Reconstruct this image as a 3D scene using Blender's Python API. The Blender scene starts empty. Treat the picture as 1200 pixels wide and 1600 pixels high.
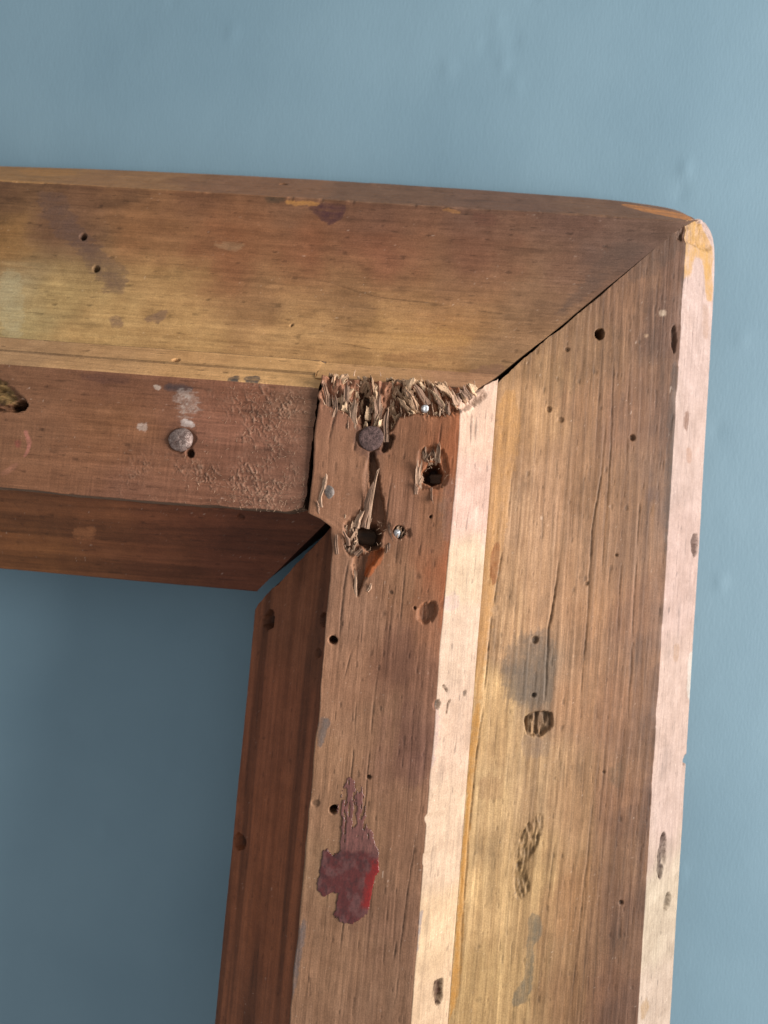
import bpy, math, random
import numpy as np
from mathutils import Matrix, Vector

random.seed(7)
rng = np.random.default_rng(11)
sc = bpy.context.scene
COL = sc.collection

# ------------------------------------------------------------------ placement
# Frame-local axes: x right, y up along the frame, h out of its back (towards the viewer), metres.
# The frame leans its top edge against the wall (the plane Y = 0) and stands on its lower end.
LEAN = math.radians(6.0)
Y_BASE = -0.450                                   # lower end of what is built, local y
_s, _c = math.sin(LEAN), math.cos(LEAN)
ROT = Matrix(((1, 0, 0), (0, _s, -_c), (0, _c, _s)))
_touch = ROT @ Vector((0, 0.104 - Y_BASE, -0.0500))
BASE = Vector((0, -_touch.y - 0.0006, 0))         # world position of the frame's base
FRAME_M = Matrix.Translation(BASE) @ ROT.to_4x4()
def W(x, y, h): return FRAME_M @ Vector((x, y - Y_BASE, h))

# ------------------------------------------------------------------ camera
cam = bpy.data.cameras.new("camera"); cam_o = bpy.data.objects.new("camera", cam); COL.objects.link(cam_o)
CR3 = Matrix(((0.994903, -0.082848, 0.057488), (0.086616, 0.994022, -0.066471), (-0.051637, 0.071112, 0.996131)))
CAMPOS = Vector((0.023854, -0.014330, 0.198086))
cam_o.matrix_world = Matrix.Translation(W(*CAMPOS)) @ (ROT @ CR3).to_4x4()
cam.sensor_fit = 'VERTICAL'; cam.sensor_height = 24.0; cam.lens = 1202.0 / 1600.0 * 24.0
cam.clip_start = 0.01; cam.clip_end = 20.0
cam.dof.use_dof = True; cam.dof.focus_distance = 0.203; cam.dof.aperture_fstop = 8.5
sc.camera = cam_o

# ------------------------------------------------------------------ light: room ambience + one window to the right
world = bpy.data.worlds.new("World"); sc.world = world; world.use_nodes = True
bg = world.node_tree.nodes["Background"]
bg.inputs[0].default_value = (0.95, 0.98, 1.0, 1); bg.inputs[1].default_value = 0.53
win = bpy.data.lights.new("window_light", 'AREA'); win_o = bpy.data.objects.new("window_light", win); COL.objects.link(win_o)
win.shape = 'RECTANGLE'; win.size = 0.45; win.size_y = 0.60; win.energy = 19.0; win.color = (1.0, 0.965, 0.92)
LDIR = Vector((0.88, 0.04, 0.345)).normalized()
lp = W(0.04, 0.0, 0.0) + (ROT @ LDIR) * 0.85
win_o.location = lp
win_o.rotation_euler = (lp - W(0.04, 0.0, 0.0)).to_track_quat('Z', 'Y').to_euler()
sc.view_settings.view_transform = 'Standard'; sc.view_settings.look = 'None'
sc.view_settings.exposure = 0.0; sc.view_settings.gamma = 1.0; sc.view_settings.use_curve_mapping = False
sc.render.engine = 'CYCLES'

# ------------------------------------------------------------------ observations, in mm on the frame's plan (x right, y up)
# CP colour samples per face, ST stains, HO holes, GO gouges, CR cracks, MK nails, FL torn fibres, WX sealing wax, SPL splinters
CP = {'RS': [(-111.4, 87.6, 0.104, 0.048, 0.023), (-83.9, 89.5, 0.129, 0.058, 0.028), (-54.4, 89.3, 0.148, 0.063, 0.03), (-25.2, 89.1, 0.157, 0.072, 0.037), (3.5, 88.9, 0.121, 0.055, 0.032), (31.7, 88.7, 0.116, 0.055, 0.034), (59.5, 89.6, 0.111, 0.055, 0.037), (77.9, 87.7, 0.116, 0.063, 0.042), (-105.3, 70.5, 0.247, 0.118, 0.037), (-90.9, 75.8, 0.137, 0.062, 0.033), (-65.9, 77.6, 0.221, 0.097, 0.039), (-42.3, 75.0, 0.204, 0.08, 0.034), (-41.0, 66.7, 0.204, 0.078, 0.034), (-17.6, 74.6, 0.191, 0.071, 0.032), (4.9, 74.1, 0.178, 0.065, 0.032), (32.5, 76.1, 0.154, 0.063, 0.034), (59.9, 76.0, 0.148, 0.072, 0.042), (74.4, 79.1, 0.104, 0.058, 0.042), (-101.9, 56.0, 0.344, 0.257, 0.137), (-88.2, 54.9, 0.322, 0.202, 0.079), (-58.3, 57.1, 0.34, 0.189, 0.074), (-30.5, 59.2, 0.229, 0.115, 0.05), (-3.0, 61.2, 0.211, 0.106, 0.046), (24.3, 63.2, 0.191, 0.092, 0.046), (51.3, 65.2, 0.194, 0.101, 0.053), (-99.0, 44.0, 0.368, 0.257, 0.111), (-74.9, 45.8, 0.428, 0.253, 0.1), (-47.3, 47.9, 0.418, 0.238, 0.094), (-19.7, 48.0, 0.418, 0.23, 0.094), (7.3, 50.0, 0.392, 0.212, 0.081), (25.0, 53.3, 0.322, 0.155, 0.056), (42.9, 52.7, 0.221, 0.115, 0.056), (36.4, 42.6, 0.279, 0.155, 0.07), (16.9, 43.0, 0.368, 0.199, 0.081)], 'RP': [(-92.7, 35.2, 0.388, 0.218, 0.106), (-70.6, 34.9, 0.43, 0.235, 0.106), (-43.2, 33.9, 0.494, 0.266, 0.112), (-16.6, 32.9, 0.527, 0.29, 0.12), (8.5, 38.0, 0.494, 0.266, 0.12), (26.1, 38.6, 0.4, 0.202, 0.106)], 'RB': [(-84.0, 27.5, 0.178, 0.08, 0.04), (-67.9, 26.9, 0.146, 0.061, 0.034), (-50.5, 28.2, 0.168, 0.07, 0.038), (-24.3, 27.6, 0.168, 0.065, 0.035), (-12.0, 24.2, 0.185, 0.089, 0.051), (-82.5, 15.3, 0.178, 0.08, 0.04), (-66.9, 18.3, 0.22, 0.093, 0.04), (-74.3, 5.5, 0.202, 0.087, 0.043), (-57.3, 10.4, 0.22, 0.093, 0.043), (-31.8, 15.8, 0.195, 0.08, 0.047), (-17.8, 13.5, 0.195, 0.084, 0.051), (-39.3, 4.9, 0.181, 0.076, 0.043), (-56.3, 1.8, 0.168, 0.072, 0.043), (-13.3, 1.9, 0.202, 0.093, 0.057)], 'RI': [(-89.8, -6.6, 0.146, 0.054, 0.022), (-93.8, -17.7, 0.185, 0.067, 0.022), (-72.5, -12.2, 0.161, 0.056, 0.022), (-53.8, -14.4, 0.146, 0.047, 0.02), (-29.4, -17.9, 0.139, 0.041, 0.019)], 'RO': [(-112.1, 101.2, 0.316, 0.157, 0.057), (-81.2, 102.3, 0.295, 0.144, 0.06), (-39.2, 101.6, 0.235, 0.108, 0.053), (1.8, 100.4, 0.174, 0.087, 0.048), (41.4, 98.0, 0.16, 0.08, 0.048), (70.4, 98.5, 0.174, 0.087, 0.048)], 'SS': [(78.3, 73.7, 0.131, 0.065, 0.035), (71.4, 63.4, 0.143, 0.071, 0.037), (60.9, 52.7, 0.169, 0.089, 0.044), (86.7, 61.8, 0.1, 0.05, 0.031), (85.8, 76.7, 0.098, 0.047, 0.028), (52.5, 42.5, 0.213, 0.115, 0.053), (48.1, 29.4, 0.305, 0.168, 0.08), (62.1, 36.5, 0.213, 0.108, 0.053), (77.3, 32.8, 0.156, 0.076, 0.041), (88.5, 34.2, 0.1, 0.05, 0.03), (46.5, 2.6, 0.336, 0.193, 0.104), (57.2, 3.7, 0.289, 0.157, 0.084), (67.8, 8.3, 0.201, 0.102, 0.049), (81.0, 6.0, 0.172, 0.087, 0.044), (88.4, 6.8, 0.113, 0.062, 0.041), (46.8, -23.5, 0.362, 0.208, 0.106), (57.4, -22.6, 0.289, 0.157, 0.082), (70.0, -21.6, 0.233, 0.117, 0.056), (82.9, -22.4, 0.172, 0.083, 0.044), (88.7, -25.5, 0.131, 0.068, 0.041), (45.3, -49.2, 0.397, 0.243, 0.113), (57.0, -41.7, 0.156, 0.1, 0.062), (68.0, -44.4, 0.246, 0.126, 0.062), (80.9, -47.1, 0.186, 0.09, 0.046), (88.4, -48.4, 0.119, 0.06, 0.035), (47.2, -74.4, 0.397, 0.253, 0.122), (57.7, -74.0, 0.297, 0.179, 0.091), (70.1, -73.5, 0.22, 0.119, 0.056), (80.9, -73.1, 0.169, 0.081, 0.041), (88.4, -76.2, 0.109, 0.053, 0.03), (45.8, -99.3, 0.397, 0.25, 0.117), (59.3, -95.7, 0.305, 0.187, 0.084), (71.9, -98.8, 0.198, 0.1, 0.044), (82.6, -98.5, 0.131, 0.065, 0.035), (88.3, -101.8, 0.092, 0.045, 0.026), (46.0, -123.8, 0.32, 0.199, 0.087), (56.4, -125.4, 0.289, 0.176, 0.077), (70.2, -123.7, 0.159, 0.081, 0.037), (82.6, -123.7, 0.122, 0.057, 0.03), (88.2, -127.0, 0.083, 0.04, 0.024)], 'SO': [(99.4, 66.4, 0.308, 0.218, 0.188), (100.1, 27.7, 0.296, 0.208, 0.175), (100.8, -10.3, 0.29, 0.197, 0.165), (98.3, -47.4, 0.299, 0.208, 0.169), (98.0, -74.5, 0.29, 0.204, 0.169), (98.1, -104.7, 0.29, 0.225, 0.163), (96.2, -128.0, 0.293, 0.218, 0.167)], 'SB': [(0.2, 23.1, 0.231, 0.103, 0.059), (19.1, 17.8, 0.189, 0.084, 0.043), (27.5, 16.8, 0.269, 0.092, 0.038), (1.3, 11.4, 0.245, 0.115, 0.063), (19.0, -0.6, 0.209, 0.096, 0.054), (27.2, 0.1, 0.22, 0.096, 0.048), (8.0, -26.3, 0.238, 0.12, 0.07), (20.4, -17.0, 0.223, 0.108, 0.057), (28.6, -16.2, 0.257, 0.088, 0.038), (6.0, -41.1, 0.245, 0.12, 0.067), (19.1, -39.9, 0.17, 0.076, 0.044), (10.6, -55.2, 0.245, 0.125, 0.07), (23.9, -58.7, 0.147, 0.067, 0.043), (1.6, -64.1, 0.245, 0.125, 0.067), (13.0, -82.0, 0.223, 0.115, 0.063), (24.2, -80.8, 0.196, 0.096, 0.054), (4.1, -90.8, 0.223, 0.12, 0.065), (24.6, -104.2, 0.183, 0.092, 0.054), (9.4, -113.6, 0.216, 0.112, 0.062), (22.9, -121.3, 0.189, 0.099, 0.057)], 'SP': [(34.7, 25.1, 0.366, 0.241, 0.176), (35.8, 1.3, 0.366, 0.238, 0.189), (34.5, -15.8, 0.383, 0.276, 0.187), (34.2, -32.5, 0.376, 0.265, 0.192), (34.5, -57.2, 0.366, 0.249, 0.18), (35.7, -81.8, 0.373, 0.26, 0.18), (34.3, -105.3, 0.373, 0.254, 0.155), (33.3, -122.1, 0.366, 0.249, 0.159)], 'SI': [(-14.3, -29.5, 0.187, 0.064, 0.029), (-10.2, -64.9, 0.22, 0.07, 0.031), (-9.4, -91.0, 0.245, 0.076, 0.031), (-10.6, -117.5, 0.233, 0.073, 0.029), (-16.9, -140.1, 0.22, 0.073, 0.031)]}
ST = [('RM', 'S', [(-102.6, 88.3), (-94.7, 88.8), (-82.7, 74.3), (-74.7, 68.4), (-67.5, 60.6), (-68.3, 55.4), (-75.3, 56.9), (-81.0, 65.9), (-95.7, 75.5)], (0.107, 0.06, 0.045), 1.5, 0.65, 2), ('RM', 'S', [(-71.8, 49.0), (-69.2, 50.2), (-66.6, 46.4), (-70.2, 45.7)], (0.164, 0.091, 0.059), 0.5, 0.7, 1.0), ('RM', 'S', [(-61.6, 49.4), (-55.3, 53.3), (-54.9, 50.9), (-56.7, 48.2), (-60.8, 48.2)], (0.17, 0.095, 0.062), 0.5, 0.75, 1.0), ('RM', 'S', [(-19.6, 90.0), (-7.2, 90.8), (-8.4, 84.9), (-12.0, 82.5), (-17.2, 86.4)], (0.057, 0.021, 0.022), 0.7, 0.9, 1.0), ('RM', 'S', [(-32.4, 91.9), (-26.7, 92.8), (-26.2, 89.5), (-32.0, 89.1)], (0.057, 0.036, 0.021), 0.6, 0.85, 1.0), ('RM', 'S', [(-26.4, 90.8), (-15.8, 90.6), (-16.6, 89.3), (-25.2, 89.1)], (0.451, 0.206, 0.054), 0.4, 0.8, 1.0), ('RM', 'S', [(-46.2, 75.1), (-35.7, 75.5), (-38.1, 72.1), (-42.9, 72.2)], (0.299, 0.171, 0.09), 0.8, 0.6, 1.0), ('RM', 'S', [(69.8, 84.0), (80.1, 83.7), (75.3, 76.1), (65.6, 67.3), (55.1, 57.6), (55.0, 61.5), (65.4, 74.4)], (0.09, 0.055, 0.04), 1.5, 0.6, 1.5), ('RM', 'S', [(-107.2, 61.9), (-100.2, 61.3), (-94.7, 40.3), (-102.0, 40.7)], (0.39, 0.315, 0.179), 1.2, 0.6, 1), ('RM', 'S', [(8.0, 51.7), (32.2, 52.3), (31.7, 47.0), (10.3, 46.3)], (0.39, 0.202, 0.069), 1, 0.5, 1.5), ('RM', 'S', [(7.8, 44.2), (22.0, 45.7), (24.1, 42.0), (8.1, 41.2)], (0.23, 0.104, 0.041), 0.8, 0.5, 1), ('RM', 'S', [(32.1, 41.3), (40.7, 43.9), (41.8, 40.2), (36.7, 36.9), (32.3, 38.1)], (0.159, 0.075, 0.047), 0.8, 0.65, 1), ('RM', 'S', [(28.8, 90.7), (37.2, 90.8), (36.5, 86.5), (30.0, 86.9)], (0.121, 0.046, 0.029), 1, 0.5, 1), ('RM', 'S', [(20.3, 91.2), (26.0, 90.5), (25.7, 89.4), (20.8, 89.9)], (0.352, 0.16, 0.05), 0.4, 0.7, 1.0), ('RM', 'P', [(-33.0, 31.2), (-29.7, 33.1), (-29.0, 30.0), (-30.9, 29.5)], (0.052, 0.047, 0.046), 0.3, 0.9, 0.6), ('RM', 'P', [(-28.8, 32.2), (-24.1, 33.6), (-23.5, 30.3), (-27.1, 29.4)], (0.056, 0.05, 0.05), 0.3, 0.9, 0.6), ('RB', 'B', [(-49.6, 28.5), (-40.9, 28.4), (-41.6, 26.5), (-48.9, 26.4)], (0.055, 0.038, 0.038), 0.4, 0.85, 0.8), ('RB', 'B', [(-72.7, 29.7), (-59.5, 30.0), (-58.3, 27.1), (-71.5, 27.5)], (0.098, 0.041, 0.028), 0.5, 0.6, 1.0), ('RB', 'B', [(-46.1, 26.8), (-40.6, 27.6), (-38.9, 21.3), (-40.8, 19.4), (-44.3, 19.7), (-46.0, 22.5)], (0.491, 0.403, 0.347), 1.6, 0.6, 2.2), ('RB', 'B', [(-43.7, 19.2), (-40.8, 19.4), (-39.9, 17.2), (-43.3, 17.0)], (0.648, 0.558, 0.512), 0.4, 0.75, 1), ('RB', 'B', [(-52.5, 27.7), (-49.9, 27.7), (-50.8, 26.5)], (0.582, 0.466, 0.38), 0.3, 0.8, 0.6), ('RB', 'B', [(-55.4, 17.4), (-52.8, 17.3), (-52.9, 15.0), (-55.4, 15.3)], (0.52, 0.423, 0.366), 0.5, 0.6, 1), ('RB', 'B', [(-86.5, 12.9), (-85.0, 12.7), (-83.6, 10.0), (-84.0, 6.9), (-85.6, 5.3), (-85.1, 7.3), (-85.1, 9.9)], (0.446, 0.164, 0.123), 0.35, 0.7, 0.5), ('RB', 'B', [(-91.4, 1.1), (-87.2, 4.2), (-86.4, 3.2), (-90.6, -0.3)], (0.359, 0.155, 0.101), 0.4, 0.45, 0.5), ('RB', 'B', [(-88.6, 10.0), (-86.5, 10.1), (-86.3, 8.1), (-88.0, 7.9)], (0.231, 0.055, 0.043), 0.6, 0.6, 0.5), ('RM', 'I', [(-80.1, -12.0), (-72.0, -10.4), (-73.5, -14.5), (-80.3, -15.6)], (0.356, 0.138, 0.056), 0.9, 0.5, 1), ('SB', 'B', [(0.2, -54.6), (3.9, -53.9), (3.1, -59.2), (1.2, -63.4)], (0.118, 0.095, 0.087), 0.4, 0.75, 1), ('SB', 'B', [(0.4, -103.7), (2.3, -105.1), (1.4, -114.5), (0.4, -125.4), (-0.4, -120.9), (-0.1, -111.6)], (0.1, 0.085, 0.087), 0.4, 0.75, 1), ('SB', 'B', [(23.4, -62.0), (28.1, -59.9), (28.1, -69.4), (24.9, -70.5)], (0.118, 0.052, 0.042), 0.8, 0.3, 1), ('SB', 'B', [(14.2, -30.6), (21.4, -29.1), (24.2, -42.7), (17.9, -44.9)], (0.132, 0.058, 0.037), 2, 0.35, 1.5), ('SB', 'B', [(27.2, 25.2), (30.7, 26.3), (31.2, 3.8), (31.7, -14.3), (31.3, -29.9), (28.5, -31.3), (28.6, -16.2), (28.5, 0.2)], (0.234, 0.071, 0.027), 0.5, 0.6, 1), ('SB', 'B', [(2.5, 20.3), (7.0, 22.8), (11.5, 20.9), (12.8, 17.3), (11.1, 13.5), (7.1, 12.2), (3.2, 14.1)], (0.08, 0.036, 0.027), 1.0, 0.6, 1.2), ('RB', 'B', [(-47.9, 12.8), (-47.2, 17.7), (-43.4, 19.2), (-39.2, 17.3), (-37.7, 13.3), (-39.7, 9.0), (-44.0, 8.3)], (0.122, 0.052, 0.03), 1.2, 0.5, 1.4), ('SB', 'B', [(9.2, -11.7), (13.5, -9.8), (13.0, -13.5), (9.8, -18.7), (8.1, -18.0)], (0.41, 0.097, 0.021), 0.3, 0.85, 0.5), ('SB', 'B', [(2.7, 33.5), (5.2, 33.7), (7.2, 20.6), (4.9, 20.1)], (0.153, 0.049, 0.023), 0.3, 0.6, 0.5), ('SB', 'B', [(26.7, 6.7), (30.1, 9.5), (30.6, -4.6), (27.9, -8.1)], (0.167, 0.102, 0.079), 1, 0.5, 1), ('SM', 'S', [(74.0, 75.3), (80.1, 81.1), (90.2, 91.6), (90.4, 82.1), (83.9, 75.5), (76.5, 71.5)], (0.071, 0.039, 0.025), 1.0, 0.7, 1.4), ('SM', 'S', [(49.2, -31.9), (57.7, -26.9), (61.8, -34.5), (61.4, -48.3), (48.8, -49.9), (47.1, -38.9)], (0.102, 0.075, 0.055), 1.6, 0.75, 2), ('SM', 'S', [(52.5, -57.3), (62.1, -56.8), (61.4, -62.8), (54.2, -62.7)], (0.178, 0.116, 0.078), 0.8, 0.6, 1), ('SM', 'S', [(55.6, -80.8), (61.4, -76.4), (60.7, -85.7), (56.9, -90.8), (59.8, -97.4), (55.6, -101.1), (53.9, -92.5)], (0.114, 0.063, 0.025), 0.5, 0.75, 2.2), ('SM', 'S', [(59.0, -103.2), (62.6, -103.9), (63.5, -108.9), (61.4, -111.4), (61.8, -117.2), (61.6, -125.4), (56.6, -128.1), (56.0, -124.6), (59.1, -120.5), (59.5, -112.3)], (0.095, 0.078, 0.054), 0.4, 0.75, 0.8), ('SM', 'S', [(88.8, 50.9), (92.2, 49.4), (93.0, 7.2), (91.5, -11.0), (90.2, 14.2)], (0.065, 0.046, 0.038), 0.8, 0.65, 1.2), ('SM', 'S', [(83.3, 12.6), (88.0, 14.0), (88.3, 9.5), (84.5, 9.1)], (0.095, 0.053, 0.039), 0.9, 0.6, 1), ('SM', 'S', [(84.5, 64.1), (86.5, 64.8), (87.0, 63.1), (84.9, 62.7)], (0.369, 0.271, 0.194), 0.25, 0.9, 0.3), ('SM', 'S', [(80.5, 56.8), (81.9, 57.2), (81.8, 55.9), (80.8, 55.8)], (0.301, 0.19, 0.117), 0.25, 0.8, 0.3), ('SM', 'S', [(78.3, -62.9), (82.9, -63.5), (82.5, -70.4), (77.8, -68.9)], (0.1, 0.058, 0.031), 0.8, 0.55, 1.5), ('SM', 'S', [(42.5, -68.8), (49.3, -68.0), (49.0, -74.3), (42.9, -74.6)], (0.206, 0.105, 0.049), 0.8, 0.5, 1.5), ('SM', 'S', [(40.5, 34.5), (44.9, 37.6), (46.6, 29.2), (46.3, 19.4), (45.6, 2.6), (44.7, -5.4), (43.1, -25.5), (42.6, -48.6), (39.8, -49.7), (39.4, -21.5), (39.7, 12.5)], (0.385, 0.19, 0.059), 0.5, 0.6, 1.4), ('SM', 'S', [(39.8, -49.7), (42.6, -48.6), (41.5, -86.4), (42.3, -125.4), (39.9, -131.8), (40.0, -130.2), (40.0, -86.5)], (0.361, 0.165, 0.033), 0.3, 0.8, 0.6), ('SM', 'S', [(41.6, -6.6), (44.0, -5.5), (44.1, -15.9), (42.9, -18.6), (41.7, -15.2)], (0.178, 0.053, 0.015), 0.3, 0.7, 0.8), ('SM', 'S', [(87.0, -39.8), (91.9, -34.1), (92.0, -46.5), (91.1, -72.7), (89.7, -95.0), (88.6, -95.0), (89.6, -72.7)], (0.071, 0.037, 0.025), 0.7, 0.55, 1.5), ('SM', 'O', [(95.7, 37.8), (98.3, 37.8), (98.0, 31.7), (95.6, 32.1)], (0.113, 0.05, 0.028), 0.3, 0.8, 0.6), ('SM', 'O', [(97.4, 27.4), (100.4, 27.8), (100.9, 23.3), (97.9, 22.9)], (0.229, 0.125, 0.082), 0.3, 0.7, 0.6), ('SM', 'O', [(98.0, -30.0), (100.6, -30.6), (99.9, -36.0), (97.2, -34.5)], (0.226, 0.134, 0.082), 0.3, 0.7, 0.6), ('SM', 'O', [(97.4, -82.8), (99.6, -84.5), (99.5, -94.7), (97.3, -96.8), (96.2, -91.6)], (0.03, 0.01, 0.004), 0.25, 1.0, 0.6), ('SM', 'O', [(105.2, -32.7), (108.7, -33.3), (109.6, -48.5), (105.6, -46.9)], (0.367, 0.341, 0.303), 0.3, 0.9, 0.8), ('SM', 'O', [(92.0, -127.2), (95.2, -127.2), (96.7, -131.0), (93.1, -132.9)], (0.226, 0.134, 0.057), 0.3, 0.6, 1), ('SM', 'O', [(87.0, 90.6), (104.6, 101.6), (106.9, 90.7), (102.5, 80.0), (100.7, 86.9), (95.4, 84.1), (95.1, 77.7), (89.4, 73.6), (90.3, 82.5)], (0.317, 0.175, 0.055), 0.4, 0.9, 0.9), ('SM', 'O', [(100.5, 88.8), (105.5, 89.8), (107.5, 78.6), (103.0, 75.2)], (0.317, 0.171, 0.049), 0.4, 0.8, 0.6), ('SM', 'O', [(101.4, 73.4), (104.9, 75.2), (106.1, 63.6), (102.6, 62.0)], (0.226, 0.134, 0.088), 0.5, 0.5, 1), ('RM', 'O', [(74.9, 104.9), (96.9, 103.0), (93.8, 92.6), (89.9, 94.4), (80.1, 99.1)], (0.609, 0.229, 0.054), 0.4, 0.7, 0.7), ('RM', 'O', [(-118.9, 104.2), (-98.2, 105.4), (-95.6, 98.9), (-111.0, 97.3)], (0.417, 0.189, 0.054), 0.6, 0.5, 1), ('SB', 'P', [(35.1, -118.6), (37.7, -119.5), (38.1, -124.2), (36.9, -126.0), (35.6, -124.2)], (0.048, 0.015, 0.006), 0.25, 1.0, 0.6), ('SB', 'P', [(29.9, -100.4), (30.9, -99.3), (30.0, -111.3), (29.2, -110.9)], (0.079, 0.088, 0.133), 0.25, 0.6, 0.8), ('SB', 'P', [(28.9, -21.1), (33.1, -20.1), (33.5, -24.2), (29.8, -25.1)], (0.339, 0.236, 0.225), 0.6, 0.6, 1), ('SB', 'P', [(28.4, -49.9), (31.0, -49.4), (30.9, -64.6), (28.9, -63.5)], (0.256, 0.172, 0.165), 0.5, 0.6, 1.2), ('RB', 'B', [(-98.3, 27.3), (-92.2, 24.8), (-88.5, 21.0), (-91.9, 19.5), (-97.4, 20.3)], (0.196, 0.128, 0.043), 0.6, 0.7, 1.5)]
HO = [('RM', -84.6, 74.1, 1.16, 4, 0.3, 0.0), ('RM', -78.6, 63.9, 1.14, 2.2, 0.45, 0.0), ('RM', -48.9, 36.4, 1.04, 4, 0.3, 0.0), ('SM', 67.6, 55.1, 1.53, 5, 0.35, 0.0), ('SM', 79.2, 26.9, 0.96, 0.9, 0.7, 0.0), ('SM', 54.7, 32.1, 0.93, 0.7, 0.8, 0.0), ('SM', 58.2, 29.5, 0.93, 0.5, 0.9, 0.0), ('SB', 2.2, -35.0, 1.15, 5, 0.25, 0.0), ('SB', 6.2, -77.2, 1.14, 5, 0.25, 0.0), ('RM', -53.0, 108.5, 1.04, 3, 0.35, 0.0), ('RM', -29.6, 101.5, 1.21, 3, 0.35, 0.0), ('SM', -20.6, -33.8, 2.83, 3, 0.3, 0.0), ('SM', -23.5, -99.5, 2.63, 2.5, 0.3, 0.0), ('SM', -2.2, -31.0, 1.88, 2, 0.5, 0.0), ('SM', -3.1, -40.3, 1.35, 1, 0.6, 0.0), ('SM', 104.8, -0.5, 3.4, 2.6, 0.12, 0.0), ('SM', 102.0, -104.5, 2.76, 2, 0.3, 0.0), ('SM', 106.6, -65.2, 1.71, 1.5, 0.4, 0.0), ('SB', 1.5, -76.1, 1.14, 0.4, 0.6, 0.0), ('SB', 14.4, -68.3, 0.65, 1, 0.4, 0.0), ('RB', -40.4, 10.3, 1.21, 3, 0.25, 0.0), ('SM', 84.6, -100.2, 0.74, 0.6, 0.45, 0.0), ('SM', 55.5, -31.4, 1.09, 0.8, 0.5, 0.0), ('SM', 56.3, -46.2, 0.72, 0.8, 0.5, 0.0), ('SM', 77.3, -65.7, 0.55, 0.3, 0.6, 0.0), ('SB', 8.8, -7.7, 3.81, 8, 0.1, 0.25), ('SB', 24.1, 9.7, 2.97, 8, 0.1, 0.3), ('SB', 16.8, -5.9, 1.65, 3.5, 0.4, 0.15), ('SB', 7.4, 17.8, 3.68, 0.9, 0.5, 0.0), ('RB', -43.1, 13.5, 3.63, 0.5, 0.5, 0.0), ('SB', 22.4, -25.0, 0.49, 1, 0.4, 0.0), ('SB', 24.5, -1.3, 0.49, 1, 0.35, 0.0), ('SB', 16.0, -21.5, 0.66, 0.3, 0.5, 0.0), ('SM', 68.9, -15.0, 0.74, 0.5, 0.6, 0.0), ('RM', -19.0, 50.4, 0.55, 0.6, 0.6, 0.0), ('SB', 30.2, -48.7, 1.27, 1.2, 0.35, 0.0), ('SB', 37.3, -46.5, 0.83, 0.5, 0.6, 0.0), ('SM', 76.8, -6.4, 0.57, 0.5, 0.6, 0.0), ('RM', -28.6, -4.9, 1.11, 0.8, 0.6, 0.0), ('SM', 58.6, 49.5, 0.75, 0.6, 0.6, 0.0)]
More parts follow.
